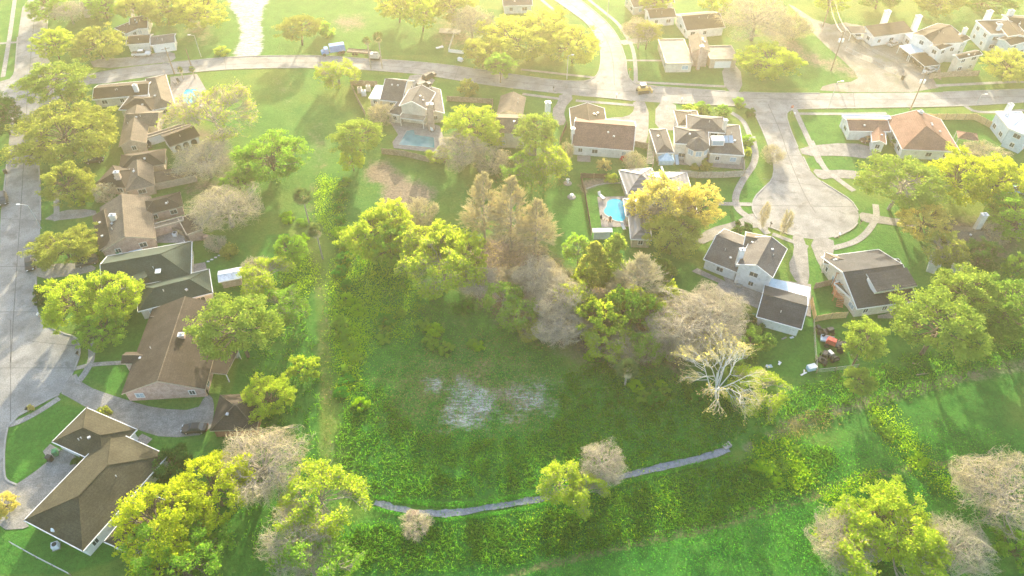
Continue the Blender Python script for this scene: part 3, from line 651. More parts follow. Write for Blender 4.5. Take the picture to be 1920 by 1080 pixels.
h = House('gable_house', 'dark brown gable roofed house with pinkish gable wall beside the grey driveway', 'house', 'pink', 'r_brown', 'tfascia', seed=2)
h.wing('S1', (818,860), (1385,828), (1045,285), 2.8, 'gable', 'b', .42)
h.wing('S1', (815,655), (1100,655), (880,575), 2.75, 'gable', 'a', .5, win=False)
h.wing('S1', (1010,372), (1160,372), (1050,325), 2.7, 'gable', 'a', .5, win=False)
h.wing('S1', (1390,712), (1527,727), (1570,560), 2.5, 'flat', open_=True)
h.wing('S1', (1250,640), (1400,640), (1420,330), 2.6, 'gable', 'a', .3)
h.chimney('S1', (1222,458), 6.0, (1.1, .9), 'pink'); h.done()

h = House('small_pavilion', 'small square brown hip roofed garage with red brick walls beside the black sedan', 'garage', 'redbrick', 'r_brown', 'tfascia', seed=3, win=False)
h.wing(None, (393,808), (481,805), (418,740), 2.6, 'hip', None, .5); h.done()

h = House('green_roof_house', 'house with dark green roof split in two long wings beside the metal garden shed', 'house', 'cream', 'r_green', seed=4)
h.wing('R5', (690,1072), (1290,962), (1238,738), 3.0, 'hip', 'a', .46, gab=(1, 0))
h.wing('S1', (930,305), (1437,177), (1400,18), 2.9, 'hip', 'a', .46)
h.done()
for (a, b) in (((850,1030),(980,975)),):
    p = gp(*tl('R5', a), 4.2); q = gp(*tl('R5', b), 4.2); c = (p+q)/2; ex = (q-p).normalized(); m = MB(); rz = math.atan2(ex.y, ex.x)
    dm = h.part('dormer', m.box(c+Vector((0, .9, -.35)), ((q-p).length, 2.2, 1.5), rz), 'r_green')
    f = MB(); nr = Vector((ex.y, -ex.x, 0)); f.box(c+nr*.25+Vector((0, 0, -.35)), ((q-p).length, .1, 1.2), rz)
    w_ = h.part('dormer_window', f, 'wfascia', dm)
d = gp(*tl('R5', (1066,930)), 4.4); sk = h.part('skylight', MB().box(d, (1.1, 1.3, .25), .2), 'wfascia'); 

h = House('tan_roof_house', 'tan brown house with pink brick gable just above the green roofed house', 'house', 'pink', 'r_tan', 'tfascia', seed=5)
h.wing('R5', (685,797), (1052,708), (1000,425), 2.8, 'gable', 'b', .42)
h.wing('R5', (668,790), (622,560), (800,500), 2.7, 'gable', None, .35, roof='r_brown')
h.wing('R5', (960,560), (1238,490), (1150,408), 2.8, 'hip', 'a', .42, roof='r_brown')
h.wing('R5', (1015,650), (1240,590), (1235,562), 2.6, 'flat', win=False)
h.wing('R5', (1262,690), (1372,650), (1225,570), 2.4, 'flat', roof='r_brown', win=False)
h.chimney('R5', (757,552), 5.6, (1.3, .9), 'cream'); h.done()

h = House('hipped_house', 'brown hip roofed house with tan lit slopes, second above the green roofed house', 'house', 'tan', 'r_brown', 'tfascia', seed=6)
h.wing('R5', (850,392), (1046,350), (800,190), 2.8, 'hip', None, .42, roof='r_tan')  # sun on these slopes is put into the tan roof colour
h.wing('R5', (800,255), (1112,207), (1092,105), 2.8, 'hip', 'a', .42)
h.wing('R5', (640,345), (850,370), (800,220), 2.8, 'hip', None, .42)
h.wing('R5', (1000,350), (1330,280), (1240,232), 2.3, 'shed', None, .12, win=False)
h.chimney('R5', (783,262), 5.6, (1.2, .9), 'tan'); h.done()

h = House('tan_house', 'tan roofed house between the big live oak and the arched white arcade', 'house', 'tan', 'r_brown', 'tfascia', seed=7)
h.wing('R1', (838,862), (1062,850), (1026,748), 2.8, 'gable', 'a', .42, roof='r_tan')
h.wing('R1', (800,990), (986,965), (900,740), 2.8, 'gable', 'b', .42, roof='r_tan')
h.done()
h = House('arcade_house', 'brown roofed annex with a white front of dark arches below the bare tree', 'house', 'white', 'r_brown', 'tfascia', seed=8, win=False)
h.wing('R1', (1145,990), (1350,915), (1300,835), 2.6, 'gable', 'a', .35)
h.wing('R1', (950,945), (1290,840), (1275,825), 2.6, 'flat', roof='r_tan')
h.done()
w0 = h.w[0]
for i in range(3):
    u = w0['L']*(.24+.26*i); nr = -w0['ey']; c = w0['a']+w0['ex']*u+w0['ey']*.45+nr*.05
    pts = [c+w0['ex']*x+Vector((0, 0, z)) for x, z in [(-.75, .02), (.75, .02), (.75, 1.3)]+[(.75*math.cos(t), 1.3+.7*math.sin(t)) for t in [math.pi*q/8 for q in range(1, 8)]]+[(-.75, 1.3)]]
    m = MB(); m.face(pts); m.face([p+nr*.06 for p in pts]); h.part('arched_opening', m, 'dark')

h = House('pool_house', 'brown and tan roofed house beside the bright blue pool near the top left street', 'house', 'cream', 'r_brown', 'wfascia', seed=9)
h.wing('R1', (622,674), (1000,640), (985,545), 2.8, 'gable', 'a', .3)
h.wing('R1', (1035,745), (1182,712), (985,530), 2.8, 'hip', 'b', .4, roof='r_tan')  # sunlit slope painted tan on a brown roof
h.wing('R1', (800,742), (1030,750), (1005,650), 2.8, 'hip', 'a', .4)
h.chimney('R1', (908,575), 5.2, (1.2, .8), 'white'); h.done()

h = House('far_brown_house', 'dark roofed house with a white garage door behind the parked white pickup', 'house', 'white', 'r_brown', seed=10)
h.wing('R1', (1015,308), (1183,287), (1166,228), 2.8, 'gable', 'a', .3, roof='r_grey', garage=0)
h.wing('R1', (872,202), (998,190), (985,105), 2.8, 'gable', 'a', .35)
h.wing('R1', (850,303), (1010,292), (1000,232), 2.7, 'gable', 'a', .35)
h.wing('R1', (770,190), (850,230), (860,135), 2.8, 'hip', None, .35)
h.done()

h = House('two_storey_pool_house', 'two storey cream house with tall brick chimney, porch columns and backyard pool', 'house', 'cream', 'r_grey', 'wfascia', seed=11)
h.wing('R2', (836,675), (985,692), None, 2.9, 'gable', 'a', .55, Rp=(950,540))
h.wing('R2', (965,715), (1150,738), (1172,620), 5.2, 'gable', 'b', .5)
h.wing('R2', (1150,775), (1272,765), (1297,600), 3.0, 'gable', None, .42)
h.wing('R2', (762,665), (838,672), (858,582), 2.6, 'flat', roof='m_white')
h.wing('R2', (970,795), (1128,815), (1140,755), 2.7, 'flat', open_=True, roof='r_flat')
h.wing('R2', (890,765), (970,780), (1050,640), 2.9, 'hip', None, .42)
h.chimney('R2', (1172,702), 8.0, (1.7, 1.1), 'pink', 0); h.done()

h = House('grey_gable_house', 'cream house with grey gable roof hidden behind the bright yellow tree', 'house', 'cream', 'r_tan', 'tfascia', seed=12)
h.wing(None, (931,214), (980,217), (998,183), 2.9, 'gable', 'b', .45)
h.wing(None, (925,248), (985,250), (990,215), 5.0, 'gable', 'a', .35)
h.chimney('R3', (243,692), 6.8, (1.4, 1.0), 'white'); h.done()

h = House('red_roof_house', 'house with a wide dull red gable roof and white back wall', 'house', 'white', 'r_red', seed=13)
h.wing('R3', (402,985), (820,1020), None, 2.9, 'gable', 'a', .42, Rp=(632,838))
h.wing('R3', (400,870), (645,870), (640,730), 2.8, 'gable', 'b', .35, roof='r_brown')
h.chimney('R3', (412,868), 5.8, (.9, .7), 'white')
h.done()

h = House('slate_house', 'large grey slate roofed house with an eight sided bay and white dormer', 'house', 'cream', 'r_grey', seed=14)
h.wing('R3', (975,1035), (1096,1032), (1092,868), 2.8, 'hip', 'b', .42)
h.wing('R3', (1096,968), (1335,985), (1290,870), 5.2, 'hip', 'a', .4)
h.wing('R3', (1180,880), (1440,900), (1400,790), 5.2, 'hip', 'a', .4)
h.wing('R3', (1330,1035), (1568,1052), (1540,845), 3.2, 'hip', None, .42)
h.wing('R3', (1120,850), (1280,850), (1285,745), 3.0, 'hip', 'b', .4, roof='r_tan')
h.chimney('R3', (1443,812), 8.2, (.9, .8), 'cream'); h.done()
bc = gp(*tl('R3', (1258,985)), 5.2); bc.y += 1.0; oc = [(bc.x+2.9*math.cos(math.pi/8+i*math.pi/4), bc.y+2.9*math.sin(math.pi/8+i*math.pi/4)) for i in range(8)]
bay = h.part('bay', MB().prism(oc, 0, 5.05), 'cream'); m = MB(); oc2 = [(bc.x+(x-bc.x)*1.14, bc.y+(y-bc.y)*1.14) for x, y in oc]
for i in range(8): j = (i+1) % 8; m.face([(*oc2[i], 5.05), (*oc2[j], 5.05), (bc.x, bc.y+.3, 7.0)])
m.face([(*p, 5.05) for p in oc2[::-1]]); h.part('bay_roof', m, 'r_grey')
for i in range(4, 8):
    j = (i+1) % 8; a, b = Vector((*oc[i], 0)), Vector((*oc[j], 0)); ex = (b-a).normalized(); nr = Vector((ex.y, -ex.x, 0))
    if nr.y > .3: continue
    h.window(h.root, h.org, (a+b)/2+Vector((0, 0, 3.9)), ex, nr, 1.5, 1.5, 'skyglass')
dc = gp(*tl('R3', (1385,950)), 5.0); dm = h.part('dormer', MB().box(dc, (3.2, 2.2, 1.6)), 'wfascia'); h.part('dormer_window', MB().box(dc+Vector((0, -1.12, .05)), (2.7, .08, 1.2)), 'skyglass', dm)
for x in (1445, 1478):
    d = gp(*tl('R3', (x,940)), 5.2); h.part('skylight', MB().box(d, (1.1, 2.2, .2), 0, 0, .38), 'skyglass')

h = House('metal_roof_house', 'house with grey ribbed metal roof beside the kidney shaped turquoise pool', 'house', 'tan', 'r_metal', 'wfascia', seed=15)
h.wing('R7', (880,560), (1260,560), (1170,262), 2.9, 'hip', 'b', .4)
h.wing('R7', (778,412), (1010,395), (1010,228), 2.8, 'hip', 'a', .4)
h.wing('R7', (800,716), (945,720), (1000,540), 2.8, 'hip', 'b', .4)
h.wing('R7', (768,560), (960,560), (900,440), 2.8, 'hip', 'a', .35)
h.done()
for a, b in (((1008,225),(1025,275)),((1058,262),(1075,300))):
    p, q = gp(*tl('R7', a), 5.2), gp(*tl('R7', b), 5.0); h.part('skylight', MB().tube(p, q, .28, n=4), 'm_white')

h = House('white_two_storey_house', 'white two storey house with grey roofs and a large concrete patio', 'house', 'white', 'r_grey', 'wfascia', seed=16)
h.wing('R7', (1292,850), (1522,942), None, 2.9, 'gable', 'a', .42, Rp=(1445,712))
h.wing(None, (1381,496), (1449,521), (1491,472), 5.6, 'gable', 'b', .45)
h.wing('R7', (1560,765), (1728,800), (1750,700), 5.3, 'gable', 'a', .35, roof='r_tan')  # upper roof coloured tan for the sun falling on it
h.chimney('R7', (1554,785), 8.0, (1.0, .9), 'white'); h.done()
d0 = gp(*tl('R7', (1380,905)), 1.3); d1 = gp(*tl('R7', (1300,880)), 1.3)
a0, a1 = gp(*tl('R7', (1302,880)), 1.3), gp(*tl('R7', (1450,942)), 1.3); ex = (a1-a0).normalized(); m = MB(); g_ = MB(); rz = math.atan2(ex.y, ex.x)
ln = (a1-a0).length
for i in range(6): m.box(a0+ex*ln*i/5, (.12, .14, 2.4), rz)
m.box(a0+ex*ln/2+Vector((0, 0, 1.2)), (ln, .14, .12), rz).box(a0+ex*ln/2-Vector((0, 0, 1.2)), (ln, .14, .12), rz); g_.box(a0+ex*ln/2, (ln, .06, 2.3), rz)
f = h.part('sunroom_window', m, 'wfascia'); h.part('pane', g_, 'glass', f)
h = House('patio_cover', 'pale blue flat patio cover between the white house and its garage', 'patio cover', 'white', 'm_blue', 'wfascia', seed=17)
h.wing('S4', (-5,182), (274,250), (290,140), 2.6, 'flat', open_=True); h.done()
h = House('detached_garage', 'detached white garage with dark grey gable roof beside the wooden fence', 'garage', 'white', 'r_dark', 'wfascia', seed=18, win=False)
h.wing(None, (1418,594), (1503,618), None, 2.7, 'gable', 'a', .40, Rp=(1474,563)); h.done()

h = House('dark_roof_house', 'wide house with charcoal roof and orange wooden deck at its side', 'house', 'cream', 'r_dark', 'wfascia', seed=19)
h.wing(None, (1607,580), (1722,564), None, 2.9, 'gable', 'a', .36, Rp=(1669,499))
h.wing('S4', (445,115), (588,245), (567,28), 2.75, 'flat', roof='r_tan', win=False)  # tan here stands in for sunlight on the side roof
h.wing('R8', (372,878), (560,925), (610,860), 3.0, 'hip', None, .42, roof='r_tan')
h.wing('R8', (600,900), (900,880), (960,840), 2.8, 'gable', 'a', .3, roof='r_tan')
h.done()
p, q = gp(*tl('S4', (735,172)), 5.4), gp(*tl('S4', (1010,128)), 5.4); c = (p+q)/2; ex = (q-p).normalized(); nr = Vector((ex.y, -ex.x, 0)); rz = math.atan2(ex.y, ex.x); ln = (q-p).length
m = MB(); b4 = [p, q, q-nr*4.6+Vector((0, 0, .9)), p-nr*4.6+Vector((0, 0, .9))]; lo = [x-Vector((0, 0, .25)) for x in b4]; m.face(b4, 0); m.face(lo[::-1], 1)
for i in range(4): m.face([b4[i], b4[(i+1) % 4], lo[(i+1) % 4], lo[i]], 1)
dm = m.build('dormer', [M['r_dark'], M['wfascia']], h.root, h.org); h.part('dormer_wall', MB().box(c-nr*2.3-Vector((0, 0, .5)), (ln-.4, 3.6, 1.2), rz), 'white', dm)
for t_ in (.2, .5, .8): h.part('dormer_window', MB().box(p+(q-p)*t_-nr*.47-Vector((0, 0, .5)), (1.3, .1, .5), rz), 'glass', dm)

h = House('terracotta_house', 'house with large terracotta orange roof and brown car in its drive', 'house', 'white', 'r_terra', seed=20)
h.wing('R4', (905,1010), (1300,1025), (1172,806), 3.0, 'gable', 'b', .36, gab=(0, 1))
h.wing('R4', (548,885), (830,890), (900,790), 3.0, 'gable', 'a', .3, garage=0)
h.wing('R4', (510,800), (830,805), (830,782), 3.3, 'flat', roof='m_white', win=False)
h.wing('R4', (700,960), (800,975), (840,880), 2.8, 'gable', 'b', .4)
h.chimney('R4', (1030,752), 5.8, (1.3, .9), 'white'); h.done()

h = House('pale_blue_house', 'pale blue two storey house at the right edge beyond the new wooden fence', 'house', 'bluewhite', 'm_white', seed=21)
h.wing('R4', (1625,868), (1760,925), (1790,760), 5.4, 'flat'); h.wing('R4', (1535,755), (1625,870), (1700,750), 4.6, 'flat')
h.chimney('R4', (1640,705), 7.5, (1.3, 1.0), 'white'); h.done()

h = House('townhouse_block', 'white townhouse block with brown sloping roofs beside the gravel car park', 'townhouse', 'white', 'r_brown', seed=22)
h.wing('R4', (718,250), (985,215), (960,152), 3.4, 'shed', 'a', .15)
h.wing('R4', (1118,300), (1048,195), (1200,150), 5.8, 'shed', 'a', .12); h.wing('R4', (1300,225), (1118,300), (1048,195), 5.5, 'gable', None, .25)
h.wing('R4', (1160,340), (1370,262), (1320,225), 5.6, 'gable', 'a', .25)
h.wing('R4', (1290,402), (1450,368), (1500,318), 5.2, 'gable', None, .3, wall='cream')
h.wing('R4', (920,228), (975,272), (1048,250), 3.0, 'flat', roof='m_white')
h.chimney('R4', (810,75), 7.0, (1.8, 1.2), 'white', 0); h.chimney('R4', (1020,108), 8.0, (1.7, 1.2), 'white'); h.chimney('R4', (1335,192), 7.5, (1.0, 1.0), 'white'); h.done()
for i, (A, B, C, rf, lb) in enumerate((((885,308), (955,362), (1060,352), 'm_blue', 'open carport with a pale blue roof in the gravel car park'), ((962,366), (1060,448), (1165,435), 'r_brown', 'open carport with a brown roof next to the wooden fence corner'),
        ((980,282), (1058,340), (1105,305), 'r_brown', 'small brown flat carport roof against the white townhouses'), ((525,178), (560,226), (668,215), 'r_grey', 'grey roofed carport sheltering a white car at the car park end'))):
    h = House('carport', lb, 'carport', 'white', rf, seed=30+i); h.wing('R4', A, B, C, 2.5, 'flat', open_=True); h.done()
h = House('blue_townhouse_block', 'pale blue townhouse block with brown roofs in the top right corner', 'townhouse', 'bluewhite', 'r_brown', seed=23)
h.wing('R4', (1400,140), (1500,235), (1640,100), 5.6, 'flat'); h.wing('R4', (1620,248), (1540,150), (1640,110), 5.9, 'gable', None, .25)
h.wing('R4', (1640,310), (1800,265), (1760,200), 5.2, 'gable', 'a', .25); h.wing('R4', (1640,190), (1800,200), (1790,110), 5.5, 'gable', 'a', .25)
h.chimney('R4', (1500,75), 7.8, (1.8, 1.0), 'white'); h.chimney('R4', (1645,72), 7.8, (1.8, 1.0), 'white'); h.chimney('R4', (1570,165), 7.5, (1.0, .8), 'bluewhite'); h.done()

h = House('flat_roof_house', 'tan flat roofed house with a two storey gabled centre and brown garage door', 'house', 'cream', 'r_flat', 'tfascia', seed=24)
h.wing('R3', (1040,430), (1222,428), (1190,265), 3.0, 'flat'); h.wing('R3', (1214,345), (1340,348), (1325,248), 5.2, 'gable', 'b', .45, wall='pink', roof='r_tan')
h.wing('R3', (1338,402), (1525,398), (1500,310), 3.0, 'flat', wall='tan', garage=0)
h.chimney('R3', (1282,312), 7.5, (1.0, .9), 'pink', 0); h.done()
h = House('dark_gable_house', 'dark gable roofed white house behind the flat roofed house at the top', 'house', 'white', 'r_brown', seed=25)
h.wing('R3', (1178,208), (1440,185), None, 2.9, 'gable', 'a', .35, Rp=(1260,100)); h.wing('R3', (930,128), (1112,115), (1130,45), 2.9, 'gable', 'a', .35); h.done()
h = House('top_edge_house', 'tan roofed house cut by the top edge above the street bend', 'house', 'cream', 'r_tan', seed=26)
h.wing('R3', (820,52), (1100,15), (1050,-60), 2.9, 'gable', 'a', .35); h.done()
h = House('hidden_top_house', 'grey roofed house cut by the top edge behind the big oaks', 'house', 'white', 'r_grey', seed=27)
h.wing('R3', (-60,42), (140,35), (130,-40), 2.9, 'gable', 'a', .35); h.done()
h = House('hidden_house', 'tan roofed house mostly hidden under the golden trees at the right edge', 'house', 'tan', 'r_tan', 'tfascia', seed=28)
h.wing('R8', (1180,740), (1560,760), (1540,640), 2.8, 'hip', 'a', .4); h.wing('R8', (1620,640), (1800,660), (1800,560), 2.8, 'hip', 'a', .4)
h.chimney('R8', (1463,548), 7.5, (1.3, 1.0), 'cream', 0); h.done()
h = House('white_outbuilding', 'grey roofed white outbuilding beside the charcoal roofed house', 'outbuilding', 'white', 'm_white', seed=29, win=False)
h.wing('R8', (1085,880), (1160,905), (1172,845), 2.4, 'flat'); h.wing('R8', (1240,900), (1315,925), (1320,885), 2.2, 'flat'); h.done()
h = House('metal_garden_shed', 'small tan garden shed with shiny metal roof beside the green roofed house', 'shed', 'tan', 'm_white', seed=31, win=False)
h.wing('R5', (1475,1005), (1632,975), (1612,905), 2.4, 'gable', 'a', .25); h.done()
h = House('white_pool_shed', 'white and grey shed with a bright metal roof below the turquoise pool', 'shed', 'bluewhite', 'm_white', seed=32, win=False)
h.wing('R7', (545,668), (680,665), (675,640), 2.6, 'shed', 'a', .1); h.done()
h = House('garden_gazebo', 'small brown hip roofed gazebo on the lawn behind the terracotta roofed house', 'gazebo', 'tan', 'r_terra', 'tfascia', seed=33)
h.wing('R4', (1285,930), (1425,950), (1370,895), 2.4, 'hip', None, .5, open_=True); h.done()
h = House('back_left_shed', 'long low building with dark roof by the cinder street at the top', 'building', 'cream', 'r_grey', seed=34)
h.wing(None, (150,20), (215,12), (210,-10), 2.8, 'gable', 'a', .35); h.done()

# ------------------------------------------------------------------ trees
def tubes(S, E, r0, r1, k=4):
    n = len(S); d = E-S; d /= np.linalg.norm(d, axis=1)[:, None]+1e-9
    ref = np.where(np.abs(d[:, 2:3]) > .9, [[1., 0, 0]], [[0, 0, 1.]]); u = np.cross(d, ref); u /= np.linalg.norm(u, axis=1)[:, None]+1e-9; v = np.cross(d, u)
    t = np.arange(k)*2*np.pi/k; c = np.cos(t)[None, :, None]; s = np.sin(t)[None, :, None]; ring = u[:, None]*c+v[:, None]*s
    V = np.concatenate([S[:, None]+ring*r0[:, None, None], E[:, None]+ring*r1[:, None, None]], 1).reshape(-1, 3)
    b = (np.arange(n)*2*k)[:, None, None]; i = np.arange(k); j = (i+1) % k
    F = (b+np.stack([i, j, k+j, k+i], 1)[None]).reshape(-1, 4); return V, F
def join(parts):
    V, F, o = [], [], 0
    for v, f in parts: V.append(v); F.append(f+o); o += len(v)
    return np.concatenate(V), np.concatenate(F)
def unit(a): return a/(np.linalg.norm(a, axis=-1, keepdims=True)+1e-9)
def grow(r, pm):
    """limbs aimed at points spread through the crown, each level splitting from the one before"""
    H, Rn, zc, hz = pm['H'], pm['R'], pm['zc']*pm['H'], pm['hz']*pm['H']; ns = pm['n']; thick = pm.get('thick', .28)
    C = np.array([0, 0, zc]); out = []; pm_s = r.random()*6
    fork = pm.get('fork', .35)*H; lean = r.normal(0, .04, 2)*H
    tS = np.array([[0, 0, -.2], [lean[0]*.4, lean[1]*.4, fork]]); topz = zc+(hz*.35 if pm.get('leader') else 0)
    tE = np.array([tS[1], [lean[0], lean[1], max(topz, fork+.5)]]); out.append((tS, tE, np.array([thick, thick*.8]), np.array([thick*.8, thick*.35])))
    n1 = ns[0]
    if pm.get('cone'):
        f = (np.arange(n1)+.5)/n1; z = pm.get('base', .2)*H+f*(H*(1-pm.get('base', .2)))*.97; a = r.random(n1)*6.283; rad = Rn*(1-f)**.75*(.55+.25*r.random(n1))+.2
        S = np.column_stack([0*z, 0*z, z-rad*.25]); E = np.column_stack([np.cos(a)*rad, np.sin(a)*rad, z+rad*.35]); tw = thick*.22*(1.2-f)
        out[0] = (np.array([[0, 0, -.2.__float__()]]), np.array([[0, 0, H*.97]]), np.array([thick]), np.array([.03]))
    else:
        i = np.arange(n1)+.5; ph = np.arccos(1-((1.05 if pm.get('lowfork') and kindsyc(pm) else 1.55) if not pm.get('full') else 1.8)*i/n1); th = i*2.4+r.normal(0, .35, n1); q = r.uniform(.42, .72, n1)
        E = C+np.column_stack([Rn*np.sin(ph)*np.cos(th)*q, Rn*np.sin(ph)*np.sin(th)*q, hz*np.cos(ph)*q])
        t = r.random(n1)[:, None]; S = tS[1]*(1-t)+tE[1]*t*1.0
        if pm.get('lowfork'): S = np.tile(tS[1], (n1, 1))+r.normal(0, .15, (n1, 3))
        S[:, 2] = np.minimum(S[:, 2], E[:, 2]-.1*hz) if not pm.get('flatlimb') else E[:, 2]-.15*hz*r.random(n1)
        S[:, 2] = np.maximum(S[:, 2], fork*.8); tw = np.full(n1, thick*.45)
    lv = [(S, E)]; rr = tw; sz = Rn
    mid = (S+E)/2+r.normal(0, .06, E.shape)*sz*.5+[0, 0, .04*sz]
    out += [(S, mid, rr, rr*.75), (mid, E, rr*.75, rr*.5)]
    PS, PM, PE, pr = S, mid, E, rr
    for li, n in enumerate(ns[1:]):
        k = len(PE)*n; idx = np.repeat(np.arange(len(PE)), n); t = r.uniform(.35, 1, k)[:, None]; t[::n] = 1
        a = np.where(t < .5, PS[idx]*(1-2*t)+PM[idx]*2*t, PM[idx]*(2-2*t)+PE[idx]*(2*t-1))
        step = sz*pm['st'][li]*(.65+.6*r.random((k, 1)))
        if pm.get('cone'): step = step*(.35+.65*(1-np.clip(a[:, 2:3]/H, 0, 1)))
        ow = unit((a-C)/[Rn, Rn, hz]); d = unit(PE[idx]-PS[idx]); dr = unit(unit(r.normal(0, 1, (k, 3)))*pm.get('wild', .9)+ow*pm.get('outw', .8)+d*pm.get('fwd', .5)+[0, 0, pm.get('up', .25)])
        e = a+dr*step*[1, 1, hz/Rn if hz < Rn*.8 else 1]
        q = np.linalg.norm((e-C)/[Rn, Rn, hz], axis=1)
        if not pm.get('cone'): th_ = np.arctan2(e[:, 1], e[:, 0]); ph_ = (e[:, 2]-C[2])/hz; lim = 1.06+.16*np.sin(3*th_+pm_s+2*ph_)+.12*np.sin(5*th_+pm_s*2-3*ph_); f = np.where(q > lim, lim/q, 1)[:, None]; e = C+(e-C)*f
        m_ = (a+e)/2+r.normal(0, .1, e.shape)*step
        nr = np.maximum(pr[idx]*.5, pm.get('tw', .03)); last = li == len(ns)-2
        if last: out.append((a, e, nr, nr*.4, 3))
        else: out += [(a, m_, nr, nr*.8), (m_, e, nr*.8, nr*.55)]
        PS, PM, PE, pr = a, m_, e, nr
    return out, PE, C
def kindsyc(pm): return pm['R'] == 7
def mk_tree(kind, seed, pm):
    r = np.random.default_rng(seed); br, tips, C = grow(r, pm); bare = pm.get('bare')
    lim = [tubes(*b[:4], 6 if i < 2 else 4) for i, b in enumerate(br) if len(b) == 4]; tw = [tubes(*b[:4], 3) for b in br if len(b) == 5]
    lv = []
    n = pm.get('leaves', 0)
    if n:
        keep = tips[r.random(len(tips)) < pm.get('cover', 1)]
        cr = pm.get('cr', .6)*(.7+.6*r.random(len(keep)))
        P = np.repeat(keep, n, 0)+np.repeat(cr, n)[:, None]*unit(r.normal(0, 1, (len(keep)*n, 3)))*(r.random((len(keep)*n, 1))**.45)*[1, 1, pm.get('flat', .75)]
        P[:, 2] = np.maximum(P[:, 2], .1); lv.append(leafq(r, P, pm.get('ls', .34), pm.get('lup', .3)))
    if bare: T = join(lim+([] if n else [])); TW = join(tw)
    else: T = join(lim+tw); TW = None
    return T, TW, join(lv) if lv else None
def leafq(r, P, size, up):
    n = len(P); nrm = r.normal(0, 1, (n, 3)); nrm[:, 2] = np.abs(nrm[:, 2])+up; nrm = unit(nrm); u = unit(np.cross(nrm, r.normal(0, 1, (n, 3)))); v = np.cross(nrm, u)
    s = (size*(.55+.9*r.random(n)))[:, None]
    return np.stack([P-u*s*.5, P+v*s*.3, P+u*s*.5, P-v*s*.3], 1).reshape(-1, 3), np.arange(4*n).reshape(-1, 4)
KP = {
 'leafy': dict(H=12, R=6, zc=.56, hz=.42, n=(20, 6, 4), st=(.38, .22), leaves=46, ls=.30, cr=.62, cover=.85, fork=.25, full=1),
 'oak': dict(H=11, R=7, zc=.54, hz=.42, n=(26, 6, 4), st=(.34, .19), leaves=46, ls=.29, cr=.68, cover=.88, fork=.2, full=1),
 'pine': dict(H=15, R=5, zc=.64, hz=.33, n=(26, 5, 3), st=(.32, .16), leaves=46, ls=.28, cr=.66, cover=.85, flat=.5, fork=.35, leader=1, flatlimb=1, up=.1, thick=.24),
 'bare': dict(H=12, R=6, zc=.60, hz=.38, n=(18, 5, 4, 4, 3), st=(.42, .32, .24, .18), bare=1, thick=.34, tw=.019, outw=.7, up=.3, wild=1.25, fwd=.25),
 'mixed': dict(H=12, R=6, zc=.58, hz=.40, n=(12, 5, 5, 4, 2), st=(.36, .24, .16, .12), bare=1, tw=.026, leaves=5, cover=.75, cr=.55, ls=.38),
 'sparse': dict(H=12, R=6, zc=.58, hz=.40, n=(12, 5, 5, 5, 3), st=(.36, .24, .16, .12), bare=1, tw=.026, leaves=1, cover=.35, cr=.4, ls=.34),
 'cypress': dict(H=17, R=4.2, zc=.5, hz=.5, n=(130, 8, 8), st=(.42, .24), bare=1, cone=1, tw=.026, up=.55, outw=.5, wild=.6, thick=.22, base=.22),
 'conic': dict(H=13, R=4, zc=.5, hz=.5, n=(60, 4, 2), st=(.30, .18), cone=1, tw=.025, up=.2, leaves=26, ls=.36, cr=.6, flat=.6, thick=.2, base=.22),
 'sycamore': dict(H=11, R=7, zc=.58, hz=.42, n=(9, 5, 5, 5), st=(.38, .28, .18), bare=1, tw=.026, leaves=2, cover=.5, cr=.45, ls=.26, lowfork=1, fork=.18, thick=.22, outw=1.0, up=.45, wild=.8),
 'bush': dict(H=2.4, R=1.8, zc=.45, hz=.55, n=(11, 4, 3), st=(.36, .2), leaves=26, ls=.27, cr=.40, fork=.05, thick=.06, tw=.015, full=1),
 'tuft': dict(H=5.0, R=3.0, zc=.45, hz=.5, n=(26, 4, 2), st=(.4, .2), leaves=24, ls=.32, cr=.42, fork=.08, thick=.12, tw=.02, up=.7, wild=.5),
 'bareshrub': dict(H=5, R=3, zc=.48, hz=.5, n=(18, 6, 5, 4), st=(.45, .33, .24), wild=1.2, bare=1, tw=.022, fork=.06, thick=.08, up=.5, lowfork=1),
}
PROTO = {}
def proto(kind, var):
    k = (kind, var)
    if k not in PROTO: PROTO[k] = (mk_tree(kind, 100+var*17+len(kind), KP[kind]), {})
    return PROTO[k]
def tmesh(kind, var, what, geo, mat):
    c = proto(kind, var)[1]; k = (what, mat.name)
    if k not in c:
        o = mesh_obj(what, geo[0], geo[1], mat); c[k] = o.data; bpy.data.objects.remove(o)
    return c[k]
TREES = []
